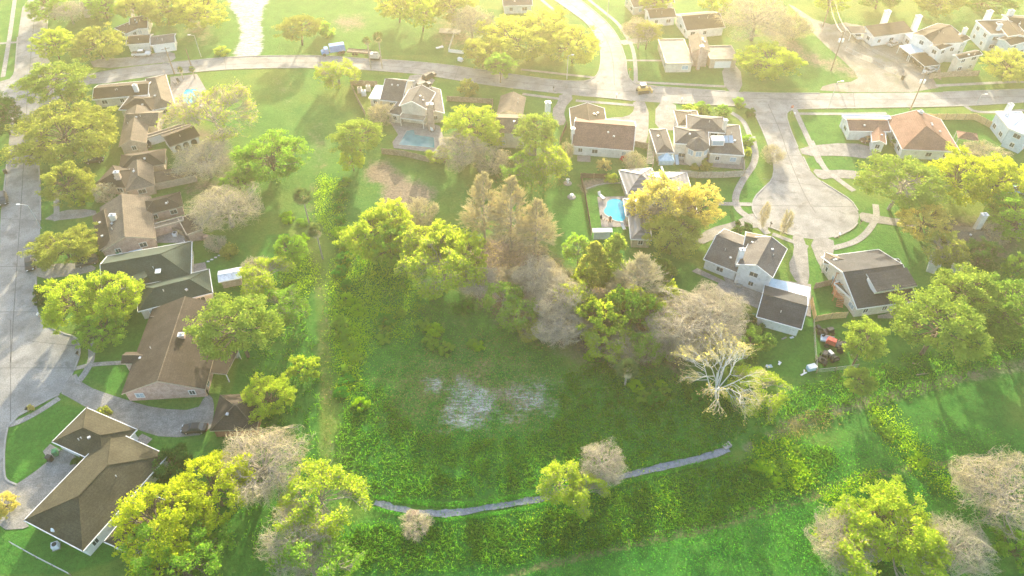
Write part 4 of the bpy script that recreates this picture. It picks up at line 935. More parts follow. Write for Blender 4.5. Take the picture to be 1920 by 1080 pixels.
def tree(kind, x, y, r, H, leaf, label, cat='tree', name=None, group=None, bark=None, twig='twig', var=None, rz=None, sy=1, ground=None):
    leaf = 'goldgreen' if leaf == 'gold' and y < 150 else leaf; bark = bark or ('greybark' if KP[kind].get('bare') else 'bark'); pm = KP[kind]; zc = pm['zc']*H; P = gp(x, y, zc); r *= {'leafy': 1.1, 'oak': 1.12, 'pine': 1.1, 'cypress': 1.3, 'bare': 1.1, 'mixed': 1.1}.get(kind, 1); sc = r/pxm(y, zc)/pm['R']; sz = H/pm['H']
    if var is None: var = len(TREES) % 3
    (T, TW, LV), _ = proto(kind, var)
    root = empty(name or {'pine': 'pine_tree', 'oak': 'oak_tree', 'cypress': 'bare_cypress', 'bare': 'bare_tree', 'mixed': 'budding_tree', 'sparse': 'budding_tree', 'bush': 'shrub', 'tuft': 'leafy_shrub', 'bareshrub': 'bare_shrub', 'sycamore': 'sycamore_tree', 'conic': 'young_tree'}.get(kind, 'leafy_tree'),
                 (P.x, P.y, 0), random.random()*6.28 if rz is None else rz, label, cat, group); root.scale = (sc, sc*sy, sz)
    def add(nm, geo, m):
        o = bpy.data.objects.new(nm, tmesh(kind, var, nm+('t' if geo is TW else ''), geo, m)); COL.objects.link(o); o.parent = root; return o
    t = add('trunk', T, M[bark])
    if TW is not None:
        c = add('twigs' if LV is not None else 'crown', TW, M[twig]); 
        if LV is not None: add('crown', LV, L[leaf])
    elif LV is not None: add('crown', LV, L[leaf])
    TREES.append(root); return root

T_ = tree
# left side
T_('oak', 122, 248, 100, 12, 'oak', 'huge olive green live oak beside the left street, widest tree there', var=0, sy=.9)
T_('pine', 105, 155, 60, 13, 'pine', 'green pine at the left street corner just above the huge live oak')
T_('leafy', -2, 215, 38, 11, 'dark', 'dark green tree cut by the left edge across the street from the live oak')
T_('leafy', 98, 82, 35, 9, 'yellow', 'small yellow green tree at the top left street corner')
T_('oak', 182, 82, 50, 9, 'oak', 'olive oak shading the drive behind the white pickup, top left')
T_('leafy', 92, 12, 38, 8, 'lime', 'green tree at the top edge above the small yellow green corner tree')
T_('bare', 128, 22, 28, 7, None, 'little grey bare tree at the top edge beside the long low building', twig='twigpink')
T_('leafy', 192, 10, 30, 8, 'lime', 'bright green tree in front of the long low building at the top')
T_('leafy', 127, 345, 44, 9, 'oak', 'round dull olive tree below the huge live oak on the left street')
T_('bush', 163, 370, 19, 3, 'yellow', 'yellow green shrub on the lawn under the round dull olive tree', 'shrub')
T_('bareshrub', 197, 362, 24, 4, None, 'small leafless grey shrub against the brown hip roofed house', 'shrub')
T_('oak', 117, 462, 62, 7, 'oak', 'low wide live oak over the parked black car at the left kerb', sy=.8, var=1)
T_('leafy', 135, 565, 52, 11, 'yellow', 'big yellow green tree on the lawn beside the left turning circle', sy=1, var=1)
T_('leafy', 205, 560, 55, 10, 'yellow', 'yellow topped tree against the dark green roof, right of its larger twin', var=2)
T_('leafy', 190, 620, 42, 7, 'lime', 'shaded green tree on the lawn of the dark brown gable house', var=0)
T_('bush', 75, 545, 12, 2.5, 'dark', 'dark shrub on the kerb strip beside the left turning circle', 'shrub')
T_('bush', 72, 563, 10, 2.2, 'dark', 'lower dark shrub on the kerb strip by the turning circle mailbox', 'shrub')
T_('pine', 443, 612, 76, 14, 'pine', 'wide pine behind the dark brown gable roofed house', var=0)
T_('tuft', 568, 693, 31, 4, 'yellow', 'small bright yellow shrub with upright shoots near the dirt trail', 'shrub', var=1)
T_('oak', 503, 742, 46, 6, 'yellow', 'round yellow green tree beside the small brown hip roofed garage', var=0)
T_('bare', 490, 872, 78, 9, None, 'tan leafless tree on the lawn right of the amber yellow trees', twig='twigtan', var=0)
T_('leafy', 400, 915, 72, 10, 'amber', 'vivid yellow tree touching the tan leafless tree in the lower left', var=1)
T_('leafy', 305, 985, 85, 11, 'amber', 'largest vivid yellow tree, overhanging the olive brown roof', var=2)
T_('leafy', 330, 1050, 90, 9, 'lime', 'green shaded tree at the bottom edge below the vivid yellow tree', var=0)
T_('bush', 320, 870, 38, 4, 'dark', 'dark green shrub against the right wall of the olive brown roofed house', 'shrub')
T_('mixed', 600, 945, 72, 9, 'yellow', 'half leafed yellow budding tree at the foot of the dirt trail', var=0)
T_('bare', 560, 1010, 66, 8, None, 'pale bare tree at the bottom edge below the half leafed one', twig='twigtan', var=1)
T_('mixed', 590, 1075, 70, 8, 'lime', 'grey green budding tree cut by the bottom edge left of the field', var=2)
T_('bush', 430, 470, 16, 2.4, 'oak', 'small olive shrub beside the stepping stones behind the green roof', 'shrub')
T_('bareshrub', 405, 457, 20, 3.5, None, 'small pinkish leafless shrub beside the stepping stones', 'shrub', twig='twigpink')
T_('bare', 425, 392, 60, 9, None, 'wide tan leafless tree at the back of the tan brown roofed house', twig='twigtan', var=2)
T_('sparse', 405, 215, 84, 13, 'yellow', 'tall spreading bare tree with a few yellow leaves beside the bright blue pool', twig='twigtan', var=1)
T_('oak', 505, 295, 62, 11, 'lime', 'dense round green tree standing left of the green clearing', var=2)
T_('bare', 385, 300, 52, 9, None, 'olive grey leafless tree between the arched annex and the dense round tree', twig='twigtan')
T_('leafy', 447, 345, 34, 6, 'lime', 'low yellow green tree at the foot of the dense round green tree')
T_('mixed', 500, 520, 44, 7, 'yellow', 'budding yellow tree between the metal shed and the dirt trail')
T_('mixed', 530, 575, 40, 6, 'lime', 'small half leafed green tree below the budding yellow one by the trail')
T_('bareshrub', 480, 500, 24, 4, None, 'pale leafless shrub just right of the metal garden shed', 'shrub', twig='twigpink')
T_('pine', 668, 258, 46, 12, 'pine', 'green pine left of the two storey house with the backyard pool')
T_('bareshrub', 715, 215, 26, 5, None, 'tan leafless shrub behind the left fence of the pool yard', 'shrub', twig='twigtan')
T_('mixed', 633, 138, 36, 7, 'yellow', 'budding tree at the road edge below the blue truck', twig='twigtan')
T_('pine', 560, 52, 40, 9, 'oak', 'olive pine on the open lot beside the pale gravel track')
T_('bush', 608, 55, 18, 4, 'lime', 'low green bush right of the olive pine on the open lot', 'shrub')
T_('leafy', 310, 15, 50, 9, 'oak', 'hazy olive tree at the top edge left of the gravel track')
T_('leafy', 375, 20, 50, 10, 'gold', 'golden tree at the top edge touching the pale gravel track')
T_('leafy', 255, 12, 36, 8, 'oak', 'hazy tree at the top edge between two houses, top left')
T_('bush', 415, 95, 14, 2, 'yellow', 'small yellow bush where the gravel track meets the road', 'shrub')
T_('leafy', 745, 5, 40, 12, 'gold', 'gold lit tree at the top edge above the palms', var=0)
T_('leafy', 790, 22, 34, 12, 'yellow', 'tall green and gold tree at the top edge, right of the gold lit one')
T_('leafy', 850, 10, 42, 11, 'oak', 'hazy brown green tree at the top edge above the white deck')
T_('bare', 885, 40, 40, 10, None, 'hazy leafless tree at the left of the big oak cluster', twig='twigtan')
T_('oak', 965, 68, 64, 11, 'gold', 'largest gold lit oak on the corner left of the street bend', var=0)
T_('oak', 1075, 85, 50, 11, 'gold', 'round oak nearest the street bend at the junction', var=1)
T_('oak', 905, 98, 36, 9, 'oak', 'low olive oak at the left foot of the gold lit oak cluster', var=2)
T_('oak', 1025, 50, 50, 11, 'gold', 'gold lit oak behind the round one nearest the street bend', var=2)
T_('pine', 938, 122, 28, 9, 'lime', 'thin light green pine at the road edge below the oak cluster')
T_('bush', 877, 165, 17, 4, 'oak', 'round olive bush on the lawn above the two storey house', 'shrub')
# middle
T_('leafy', 886, 238, 54, 10, 'yellow', 'brightest yellow green tree between the pool yard and the grey gable house', var=1)
T_('bare', 865, 280, 45, 8, None, 'leafless tree at the foot of the brightest yellow green tree', twig='twigtan')
T_('mixed', 820, 290, 18, 4, 'yellow', 'small yellow shrub at the corner of the pool yard fence', 'shrub')
T_('bareshrub', 920, 300, 40, 5, None, 'tangled tan shrub below the grey gable roofed house', 'shrub', twig='twigtan')
T_('pine', 1005, 245, 42, 12, 'pine', 'green pine in front of the grey gable house, left of the red roof')
T_('mixed', 1022, 300, 42, 9, 'yellow', 'loose yellow green tree left of the red roofed house', var=0)
T_('mixed', 985, 320, 36, 7, 'lime', 'half leafed tree directly below the green pine in the middle')
T_('tuft', 1132, 312, 14, 3, 'buff', 'little orange tan tree on the lawn below the red roof', 'shrub')
T_('bareshrub', 1190, 305, 22, 5, None, 'slender leafless shrub at the corner of the red roofed house', 'shrub', twig='twigtan')
T_('bareshrub', 1063, 285, 14, 5, None, 'blurred pink tan shrub left of the red roof', 'shrub', twig='twigtan')
T_('bush', 1147, 334, 12, 2, 'yellow', 'neat round yellow green shrub in the corner of the pool lawn', 'shrub')
T_('cypress', 907, 392, 36, 19, None, 'leftmost tall tan leafless cypress in the middle grove', twig='twigtan', var=0)
T_('cypress', 958, 405, 38, 20, None, 'tallest tan leafless cypress, centre of the three in the grove', twig='twigtan', var=1)
T_('cypress', 1005, 432, 38, 16, None, 'rightmost tan cypress of the three, nearest the back lawn', twig='twigtan', var=2)
T_('leafy', 735, 412, 36, 11, 'yellow', 'upper bright yellow tree beside the dirt patch in the clearing', var=1)
T_('leafy', 692, 440, 50, 10, 'yellow', 'bright yellow tree at the left end of the grove', var=2)
T_('leafy', 730, 460, 42, 9, 'lime', 'yellow green tree right behind the bright yellow tree at the grove end', var=0)
T_('bareshrub', 785, 400, 36, 6, None, 'round tan leafless tree beside the upper bright yellow tree', twig='twigtan')
T_('mixed', 830, 490, 66, 11, 'yellow', 'broad half leafed yellow tree in the middle of the grove', var=2, twig='twigtan')
T_('leafy', 872, 475, 40, 11, 'yellow', 'yellow green tree left of the dark pond hollow', var=0)
T_('leafy', 820, 460, 38, 11, 'yellow', 'yellow green crown poking out at the grove top', var=2)
T_('bare', 900, 530, 36, 7, None, 'grey leafless tree at the near edge of the dark pond hollow', twig='twigpink')
T_('bare', 1010, 525, 46, 9, None, 'grey pink leafless tree right of the dark pond hollow', twig='twigpink')
T_('bare', 1050, 560, 50, 9, None, 'tangled grey leafless tree in the centre of the woods', twig='twigpink', var=1)
T_('bare', 1050, 610, 46, 7, None, 'pale limbed leafless tree at the near edge of the woods', twig='twigpink', var=1)
T_('mixed', 975, 590, 36, 6, 'lime', 'dim half leafed shrub at the left end of the woods floor', 'shrub')
T_('conic', 1112, 500, 34, 13, 'oak', 'olive grey conical tree below the white pool shed')
T_('conic', 1152, 488, 36, 13, 'pine', 'fresh green conical tree right below the white pool shed')
T_('cypress', 1198, 528, 46, 14, None, 'pink grey leafless cypress below the metal roofed house', twig='twigpink', var=1)
T_('tuft', 1125, 600, 44, 10, 'yellow', 'tall bright yellow shrub at the near edge of the woods', 'shrub')
T_('tuft', 1168, 585, 36, 10, 'lime', 'bright green shrub right of the tall bright yellow shrub', 'shrub')
T_('tuft', 1215, 588, 26, 8, 'lime', 'emerald shrub between the pink cypress and the broad grey tree', 'shrub')
T_('tuft', 1252, 562, 26, 7, 'yellow', 'bright yellow shrub at the edge of the white house lawn', 'shrub')
T_('tuft', 1090, 530, 22, 7, 'yellow', 'yellow sapling under the olive grey conical tree', 'shrub')
T_('bare', 1310, 605, 78, 10, None, 'broad pinkish grey leafless tree left of the detached garage', twig='twigpink', var=2)
T_('bare', 1345, 585, 55, 9, None, 'grey leafless tree touching the patio of the white house', twig='twigpink', var=1)
T_('bare', 1255, 620, 42, 8, None, 'leafless tree left of the broad pinkish grey one', twig='twigpink', var=0)
T_('mixed', 1245, 378, 46, 13, 'gold', 'golden oak crown over the ribbed metal roof, left half', var=1)
T_('leafy', 1308, 385, 44, 12, 'gold', 'golden oak crown nearest the curved footpath', var=0)
T_('pine', 1262, 440, 54, 9, 'oak', 'large leaning olive oak in front of the ribbed metal roof', var=2)
T_('leafy', 1195, 385, 22, 8, 'gold', 'small golden crown between the turquoise pool and the golden oak')
T_('sycamore', 1358, 700, 92, 13, 'buff', 'white limbed sycamore with tan tufts at the field edge', bark='whitebark', twig='twigtan', var=2)
T_('mixed', 1420, 735, 50, 5, 'yellow', 'low sprawling green shrub right of the white limbed sycamore', 'shrub')
T_('tuft', 1405, 640, 42, 4, 'green', 'low green shrub at the back of the detached garage', 'shrub')
T_('bush', 1408, 610, 24, 2.4, 'dark', 'clipped dark hedge bush against the detached garage', 'shrub')
T_('bareshrub', 1375, 580, 18, 2.5, None, 'round leafless shrub in the patio bed', 'shrub', twig='twigpink')
T_('bush', 1240, 505, 26, 3, 'green', 'dark green shrub bed on the lawn left of the white house', 'shrub')
T_('bush', 1392, 430, 20, 2.6, 'dark', 'dark green clipped shrub at the end of the white house drive', 'shrub')
T_('bareshrub', 1475, 419, 11, 7, None, 'small orange tan leafless tree on the turning circle island', twig='twigtan')
T_('bareshrub', 1434, 404, 9, 7, None, 'thin orange tan leafless tree at the left of the turning circle', twig='twigtan')
T_('bareshrub', 1450, 290, 22, 4, None, 'tan leafless shrub at the street edge right of the slate house', 'shrub', twig='twigtan')
for i, (x, y, r_, lf) in enumerate(((1296,205,16,'yellow'), (1315,200,14,'lime'), (1355,207,14,'lime'), (1386,192,12,'lime'), (1402,262,12,'lime'), (1398,285,11,'yellow'), (1325,212,12,'green'), (1408,212,9,'dark'))):
    T_('bush', x, y, r_, 2.2, lf, ['yellow green shrub left of the hedge behind the slate house', 'lime shrub in the hedge behind the slate house', 'feathery green shrub behind the slate house', 'tall light green shrub on the verge behind the slate house',
       'green shrub at the right wall of the slate house', 'yellow shrub lowest at the right wall of the slate house', 'dim green shrub in the hedge behind the slate house', 'little dark shrub where the footpath leaves the verge'][i], 'shrub')
T_('bush', 1312, 305, 20, 2, 'oak', 'dry olive shrubs on the terrace of the slate house', 'shrub')
# right side
T_('pine', 1622, 640, 40, 12, 'pine', 'slim leaning pine beside the pile of dark machines', var=1)
T_('pine', 1612, 715, 30, 6, 'pine', 'lower pine bough clump at the foot of the slim leaning pine', var=2, name='small_pine')
T_('pine', 1762, 608, 82, 14, 'pine', 'wide full pine below the charcoal roofed house', var=0)
T_('pine', 1812, 550, 58, 13, 'pine', 'pine behind the wide full one at the right', var=1)
T_('leafy', 1885, 580, 75, 12, 'green', 'large green tree at the right edge beside the wide pine', var=1)
T_('leafy', 1840, 480, 36, 7, 'dark', 'dark green round tree under the golden trees at the right')
T_('mixed', 1775, 468, 36, 7, 'oak', 'grey olive shrub beside the white outbuilding', 'shrub')
T_('bush', 1795, 530, 20, 4, 'dark', 'dark shrub between the charcoal roof and the pines', 'shrub')
T_('pine', 1690, 340, 74, 13, 'pine', 'tall airy green tree with leaning trunk right of the turning circle', name='leafy_tree', var=2, bark='greybark')
T_('leafy', 1800, 330, 60, 12, 'amber', 'golden yellow tree between the airy green tree and the right edge', var=1)
T_('leafy', 1880, 345, 58, 12, 'amber', 'golden yellow tree cut by the right edge, above the brick chimney', var=0)
T_('leafy', 1905, 405, 50, 10, 'lime', 'green tree at the right edge below the golden ones')
T_('leafy', 1735, 415, 46, 8, 'gold', 'low dull gold tree behind the hidden tan house')
T_('bareshrub', 1860, 440, 30, 5, None, 'leafless tan shrub beside the tall leaning chimney', 'shrub', twig='twigtan')
T_('leafy', 1910, 500, 24, 6, 'lime', 'small light green tree at the right edge above the large green one')
T_('oak', 1442, 112, 55, 9, 'yellow', 'rounded yellow green tree on the grass triangle by the power poles', var=1)
T_('bare', 1418, 35, 62, 12, None, 'tall cream leafless tree behind the rounded yellow green tree', twig='twigtan', var=0)
T_('bareshrub', 1490, 52, 30, 7, None, 'slight leafless tree at the edge of the gravel yard', twig='twigtan')
T_('bare', 1200, 60, 32, 9, None, 'hazy tan leafless tree beside the street bend', twig='twigtan')
T_('pine', 1215, 60, 24, 9, 'oak', 'thin olive tree casting shade over the lawn by the yellow sign')
T_('oak', 1890, 122, 46, 7, 'gold', 'gold green tree in front of the pale blue townhouses')
T_('leafy', 1560, -2, 34, 8, 'yellow', 'bright lime tree at the top edge beside the power pole')
T_('leafy', 1230, -4, 30, 8, 'yellow', 'sunlit tree at the top edge over the tan roofed house')
T_('leafy', 1760, 0, 44, 8, 'oak', 'hazy green tree at the top edge behind the townhouses')
T_('leafy', 1850, -4, 50, 8, 'green', 'hazy green tree at the top edge behind the pale blue block')
T_('leafy', 1650, -8, 40, 8, 'green', 'hazy tree at the top edge between pole and townhouses')
T_('bush', 1340, 8, 26, 5, 'yellow', 'sunny bush at the top edge behind the dark gable roof', 'shrub')
T_('bareshrub', 1845, 290, 40, 4, None, 'tangle of tan brush below the new wooden fence', 'shrub', twig='twigtan')
T_('bush', 1685, 268, 14, 2.4, 'green', 'green shrub at the front door of the terracotta roofed house', 'shrub')
# bottom
T_('mixed', 1050, 905, 38, 7, 'yellow', 'thin yellow green tree left over the gravel path', var=1)
T_('mixed', 1098, 925, 36, 6, 'yellow', 'second thin yellow tree over the gravel path, right of the first', var=2)
T_('bare', 1130, 870, 42, 7, None, 'small pinkish grey leafless tree over the gravel path', twig='twigpink', var=1)
T_('leafy', 1680, 985, 78, 9, 'yellow', 'large yellow green tree at the bottom right of the field', var=2)
T_('mixed', 1660, 1030, 95, 7, 'yellow', 'half leafed tree at the bottom edge under the large yellow green one', var=0, twig='twigtan')
T_('bare', 1580, 1015, 55, 6, None, 'buff leafless tree left of the large yellow green one', twig='twigtan', var=0)
T_('bare', 1790, 1020, 60, 7, None, 'grey leafless tree right of the large yellow green one', twig='twig', var=2)
T_('bare', 1890, 925, 85, 10, None, 'big leafless tree cut by the right edge near the bottom', twig='twigtan', var=1)
T_('tuft', 1900, 1030, 42, 5, 'lime', 'green shrub in the bottom right corner', 'shrub')
T_('bareshrub', 780, 985, 30, 1.6, None, 'dead twiggy bush beside the brown plank box on the gravel path', 'shrub', twig='twigtan')
T_('leafy', 8, 945, 22, 4, 'gold', 'small orange tan tree cut by the left edge', var=1)
T_('bush', 196, 772, 13, 1.6, 'oak', 'little olive shrub behind the olive brown roofed house', 'shrub')
T_('bush', 150, 865, 14, 1.6, 'dark', 'dark shrub in the courtyard of the olive brown roofed house', 'shrub')
T_('bush', 58, 765, 5, 1.6, 'buff', 'tiny tan grass clump on the kerb strip beside the turning circle', 'shrub')
# azalea, red
T_('bush', 1170, 297, 7, 1.4, 'redf', 'small red flowering shrub at the back wall of the red roofed house', 'shrub') if 'redf' in L else None
rs = random.Random(3)
# understorey of the wood: thickets nobody tells apart
W = G([(870,540),(1000,500),(1100,520),(1240,560),(1300,600),(1300,670),(1150,660),(1000,620),(880,570)])
for i in range(48):
    while True:
        x, y = rs.uniform(870, 1300), rs.uniform(500, 670); q = gp(x, y)
        if inside(np.array([[q.x, q.y]]), W)[0]: break
    T_('bareshrub', x, y, rs.uniform(16, 32), rs.uniform(2.5, 5.5), None, 'grey brown leafless thicket shrub in the woods understorey', 'shrub', group='thicket shrubs in the woods', twig=rs.choice(['twig', 'twigpink', 'twigtan']), name='thicket_shrub')
for i, (x, y) in enumerate([(640+rs.uniform(-12, 14), 340+i*24) for i in range(9)]+[(655+rs.uniform(-18, 22), 560+i*22) for i in range(10)]+[(rs.uniform(1410, 1500), rs.uniform(820, 920)) for _ in range(8)]+[(1640+i*17+rs.uniform(-14, 14), 775+i*22+rs.uniform(-14, 14)) for i in range(7)]+[(rs.uniform(690, 900), rs.uniform(560, 660)) for _ in range(14)]+[(rs.uniform(1090, 1330), rs.uniform(640, 760)) for _ in range(16)]+[(rs.uniform(530, 580), rs.uniform(400, 540)) for _ in range(7)]):
    T_('bush', x, y, rs.uniform(9, 17)*(1.25 if x > 1400 else 1), rs.uniform(.4, .8) if x > 1400 else rs.uniform(.8, 1.9), rs.choice(['weedSun', 'weed', 'lime']), 'low green weed bush on the rough overgrown ground', 'bush', group='weed bushes on the overgrown ground', name='weed_bush')
# palms
def palm(x, y, r, H, label, skirt=True, group=None, name='palm_tree', trunk=True):
    P = gp(x, y, H); rm = r/pxm(y, H); org = (P.x, P.y, 0); root = empty(name, org, 0, label, 'palm', group); rg = np.random.default_rng(int(x*7+y)); rg_ = rg
    if trunk:
        mb = MB(); 
        for i in range(5): mb.tube((P.x, P.y, H*i/5), (P.x, P.y, H*(i+1)/5+.05), .22-.012*i, .20-.012*i, 7)
        mb.build('trunk', M['greybark'], root, org)
    for nm, mt, cnt, e0, e1, s in (('crown', L['palm'], 34, -.35, 1.35, 1.0), ('skirt', M['twigtan'], 22, -1.4, -.5, .75)):
        if nm == 'skirt' and not skirt: continue
        V, F = [], []
        for k in range(cnt):
            az = rg.random()*6.283; el = rg.uniform(e0, e1); d = np.array([math.cos(az)*math.cos(el), math.sin(az)*math.cos(el), math.sin(el)]); st = np.array([P.x, P.y, H]); sd = unit(np.cross(d, [0, 0, 1])); up = np.cross(sd, d); ln = rm*s*(.6+.2*rg.random())
            c = st+d*ln*.5
            for b_ in range(13):
                t = (b_-6)/6*1.5; bd = d*math.cos(t)+sd*math.sin(t); tip = c+bd*ln*.62-np.array([0, 0, .12*ln*abs(t)+.05*ln]); wv = np.cross(bd, up)*.06*ln*.6+up*.02
                n = len(V); V += [c, c+bd*ln*.3+wv, tip, c+bd*ln*.3-wv]; F.append([n, n+1, n+2, n+3])
            n = len(V); w_ = sd*.025; V += [st-w_, st+w_, c+w_, c-w_]; F.append([n, n+1, n+2, n+3])
        mesh_obj(nm, np.array(V), np.array(F), mt, root, org)
    return root
palm(567, 368, 27, 9, 'fan palm with silvery crown, upper of the two beside the dirt trail')
palm(592, 432, 24, 8.5, 'fan palm with dead skirt, lower of the two beside the dirt trail')
palm(1177, 692, 32, 5, 'blue green fan palm with a drooping skirt at the near edge of the woods')
palm(688, 76, 13, 9, 'left palm with yellow crown at the road near the grey trailer', name='palm_tree')
palm(709, 70, 16, 10, 'right palm with yellow crown at the road near the grey trailer', name='palm_tree')
palm(338, 131, 9, 3, 'left small golden palm by the wall of the pool terrace'); palm(360, 130, 9, 3, 'right small golden palm by the wall of the pool terrace')

for x, y, r_, H_, k_, lf, lb in ((1075,560,34,8,'mixed','yellow','half leafed yellow tree in the heart of the woods'), (1140,640,38,6,'mixed','yellow','half leafed yellow tree at the near edge of the woods left of the palm'), (1215,640,36,6,'mixed','lime','half leafed green tree at the near edge of the woods right of the palm'),
   (1190,570,34,8,'leafy','yellow','yellow green crown below the pink grey cypress'), (1240,600,32,7,'mixed','yellow','half leafed yellow tree beside the broad pinkish grey tree'), (940,560,34,7,'mixed','lime','half leafed green tree below the dark pond hollow'), (1085,470,26,8,'mixed','lime','thin green tree between the back lawn and the conical trees'),
   (1000,610,30,5,'mixed','oak','olive half leafed shrub at the left near edge of the woods'), (770,455,36,9,'mixed','yellow','half leafed tree in the gap between the two yellow crowns of the grove'), (660,300,24,6,'leafy','yellow','sunlit yellow shrub tree at the head of the overgrown strip'), (545,470,30,7,'leafy','lime','green tree left of the lower fan palm'), (1340,650,36,6,'mixed','oak','olive half leafed tree behind the white limbed sycamore')):
    T_(k_, x, y, r_, H_, lf, lb, twig='twigtan')

def blades(name, areas, ln, wd, m):
    """thin upright curved blades: long grass over the rough field"""
    q = np.concatenate([clumpy(scatter(a, n), ck, .5) if ck else scatter(a, n) for a, n, ck in areas]); n = len(q); P = np.column_stack([q, np.zeros(n)+.02])
    a = rng.random(n)*6.283; d = np.column_stack([np.cos(a), np.sin(a), np.zeros(n)]); sd = np.column_stack([-np.sin(a), np.cos(a), np.zeros(n)])*wd/2; l_ = (ln*(.5+rng.random(n)))[:, None]
    mid = P+d*l_*.25+[0, 0, 1]*l_*.7; tip = P+d*l_*.8+[0, 0, 1]*l_*.75
    V = np.stack([P-sd, P+sd, mid+sd*.8, tip, mid-sd*.8], 1).reshape(-1, 3); return tag(mesh_obj(name, V, np.arange(5*n).reshape(-1, 5), m), kind='stuff')
blades('long_grass', [([(625,930),(640,770),(690,700),(800,830),(1050,820),(1060,660),(1400,740),(1400,830),(1150,875),(1010,920),(800,938)], 15000, 1500), ([(640,985),(850,985),(1010,965),(1380,865),(1600,830),(1500,940),(1000,1060),(640,1080)], 16000, 1800), ([(1400,740),(1920,620),(1920,680),(1420,830)], 3000, 400), ([(480,560),(600,560),(600,1060),(430,1060)], 2000, 300)], .5, .09, L['grass'])

# ------------------------------------------------------------------ vehicles
def place(pts, t=None, z=0):
    p = tl(t, *pts) if t else pts; a, b = gp(*p[0], z), gp(*p[1], z); c = (a+b)/2; d = b-a
    return Vector((c.x, c.y, z)), math.atan2(d.y, d.x)
def loft(st, k=8):
    """body from stations (x, half width, z low, z high)"""
    V, F = [], []
    for x, w_, z0, z1 in st:
        c = min(.12, (z1-z0)*.3); V += [(x, -w_, z0+c), (x, -w_+.06, z0), (x, w_-.06, z0), (x, w_, z0+c), (x, w_, z1-c*1.2), (x, w_-c, z1), (x, -w_+c, z1), (x, -w_, z1-c*1.2)]
    n = len(st)
    for i in range(n-1):
        for j in range(8): F.append((i*8+j, i*8+(j+1) % 8, i*8+8+(j+1) % 8, i*8+8+j))
    F.append(tuple(range(7, -1, -1))); F.append(tuple((n-1)*8+j for j in range(8)))
    return V, F
def car(t, a, b, label, paint, kind='sedan', cat=None, group=None, at_=None):
    loc, rz = place((a, b), t); loc.z = .03
    Ls = {'sedan': 4.6, 'suv': 4.8, 'pickup': 5.6}[kind]; root = empty({'sedan': 'parked_car', 'suv': 'parked_suv', 'pickup': 'pickup_truck'}[kind], loc, rz, label, cat or {'sedan': 'car', 'suv': 'car', 'pickup': 'pickup truck'}[kind], group)
    m = pmat(paint[0], paint[1], tuple(min(1, c*1.15) for c in paint[1]), 2, rough=.3, spec=.5)
    h = Ls/2; W_ = .92
    if kind == 'sedan':
        st = [(-h, .78, .4, .85), (-h+.15, .86, .28, .98), (-1.2, W_, .25, 1.0), (1.0, W_, .25, .95), (h-.35, .86, .26, .80), (h, .74, .38, .66)]; cab = (-1.75, -1.0, .35, 1.15, .95, 1.42)
    elif kind == 'suv':
        st = [(-h, .84, .45, 1.0), (-h+.1, .92, .32, 1.1), (-1.2, .96, .3, 1.12), (1.1, .96, .3, 1.08), (h-.3, .92, .3, 1.0), (h, .8, .42, .85)]; cab = (-2.25, -2.0, .6, 1.25, 1.08, 1.76)
    else:
        st = [(-h, .92, .5, 1.05), (-h+.05, .95, .42, 1.1), (-.9, .98, .38, 1.1), (1.2, .98, .38, 1.12), (h-.3, .93, .38, 1.05), (h, .82, .45, .9)]; cab = (-.85, -.7, .75, 1.35, 1.08, 1.78)
    V, F = loft(st); b_ = mesh_obj('body', V, F, m, root)
    x0, x1, x2, x3, z0, z1 = cab; g = MB(); w0, w1 = .84, .66
    lo = [(x0, -w0), (x3, -w0), (x3, w0), (x0, w0)]; hi = [(x1, -w1), (x2, -w1), (x2, w1), (x1, w1)]
    g.prism(lo, z0-.05, z1, top=hi); g.build('windows', M['glass'], root)
    MB().prism([(x1-.08, -w1-.03), (x2+.08, -w1-.03), (x2+.08, w1+.03), (x1-.08, w1+.03)], z1-.01, z1+.05, top=[(x1, -w1+.05), (x2, -w1+.05), (x2, w1-.05), (x1, w1-.05)]).build('roof', m, root)
    if kind == 'pickup': MB().box((-1.85, 0, 1.06), (1.75, 1.6, .12)).build('truck_bed', M['black'], root)
    for x in (-h+.9, h-.95):
        for s in (-1, 1):
            y = s*(W_-.06); wh = MB().tube((x, y-.11, .34), (x, y+.11, .34), .34, n=12).build('wheel', M['rubber'], root)
            MB().tube((x, y+s*.1, .34), (x, y+s*.13, .34), .19, n=8).build('rim', M['steel'], wh)
    for s in (-1, 1):
        MB().box((h-.06, s*.58, .68 if kind == 'sedan' else .8), (.14, .34, .14)).build('headlight', M['m_white'], root)
        MB().box((-h+.04, s*.66, .75 if kind == 'sedan' else .9), (.1, .2, .16)).build('tail_light', M['redp'], root)
    return root
BLK = ('black car paint', (.014, .014, .016)); WHT = ('white car paint', (.62, .62, .62)); SLV = ('silver car paint', (.34, .35, .36)); BRN = ('brown car paint', (.15, .07, .05)); NVY = ('dark grey car paint', (.035, .04, .045)); BLU = ('light blue car paint', (.25, .42, .6))
car('T1', (1395,92), (1245,98), 'black sedan parked on the grey driveway against the small brown hip roofed garage', BLK)
car('R5', (25,420), (30,500), 'dark suv parked at the left edge of the photo on the street', NVY, 'suv')
car('R5', (205,860), (212,930), 'black sedan at the kerb under the low wide live oak', BLK)
car('R5', (655,865), (535,895), 'dark suv with pale stripes parked beside the green roofed house', NVY, 'suv')
car('R1', (890,378), (1028,372), 'white pickup parked before the white garage door at the top left', WHT, 'pickup')
car('R2', (1140,545), (1200,510), 'black suv nearest the street on the two storey house driveway', BLK, 'suv')
car('R2', (1105,600), (1160,580), 'black and white suv behind the first on the two storey house driveway', NVY, 'suv')
car('R4', (735,950), (612,962), 'brown car in the driveway of the terracotta roofed house', BRN, 'sedan')
car('R4', (585,240), (605,262), 'white suv under the grey carport at the end of the gravel car park', WHT, 'suv')
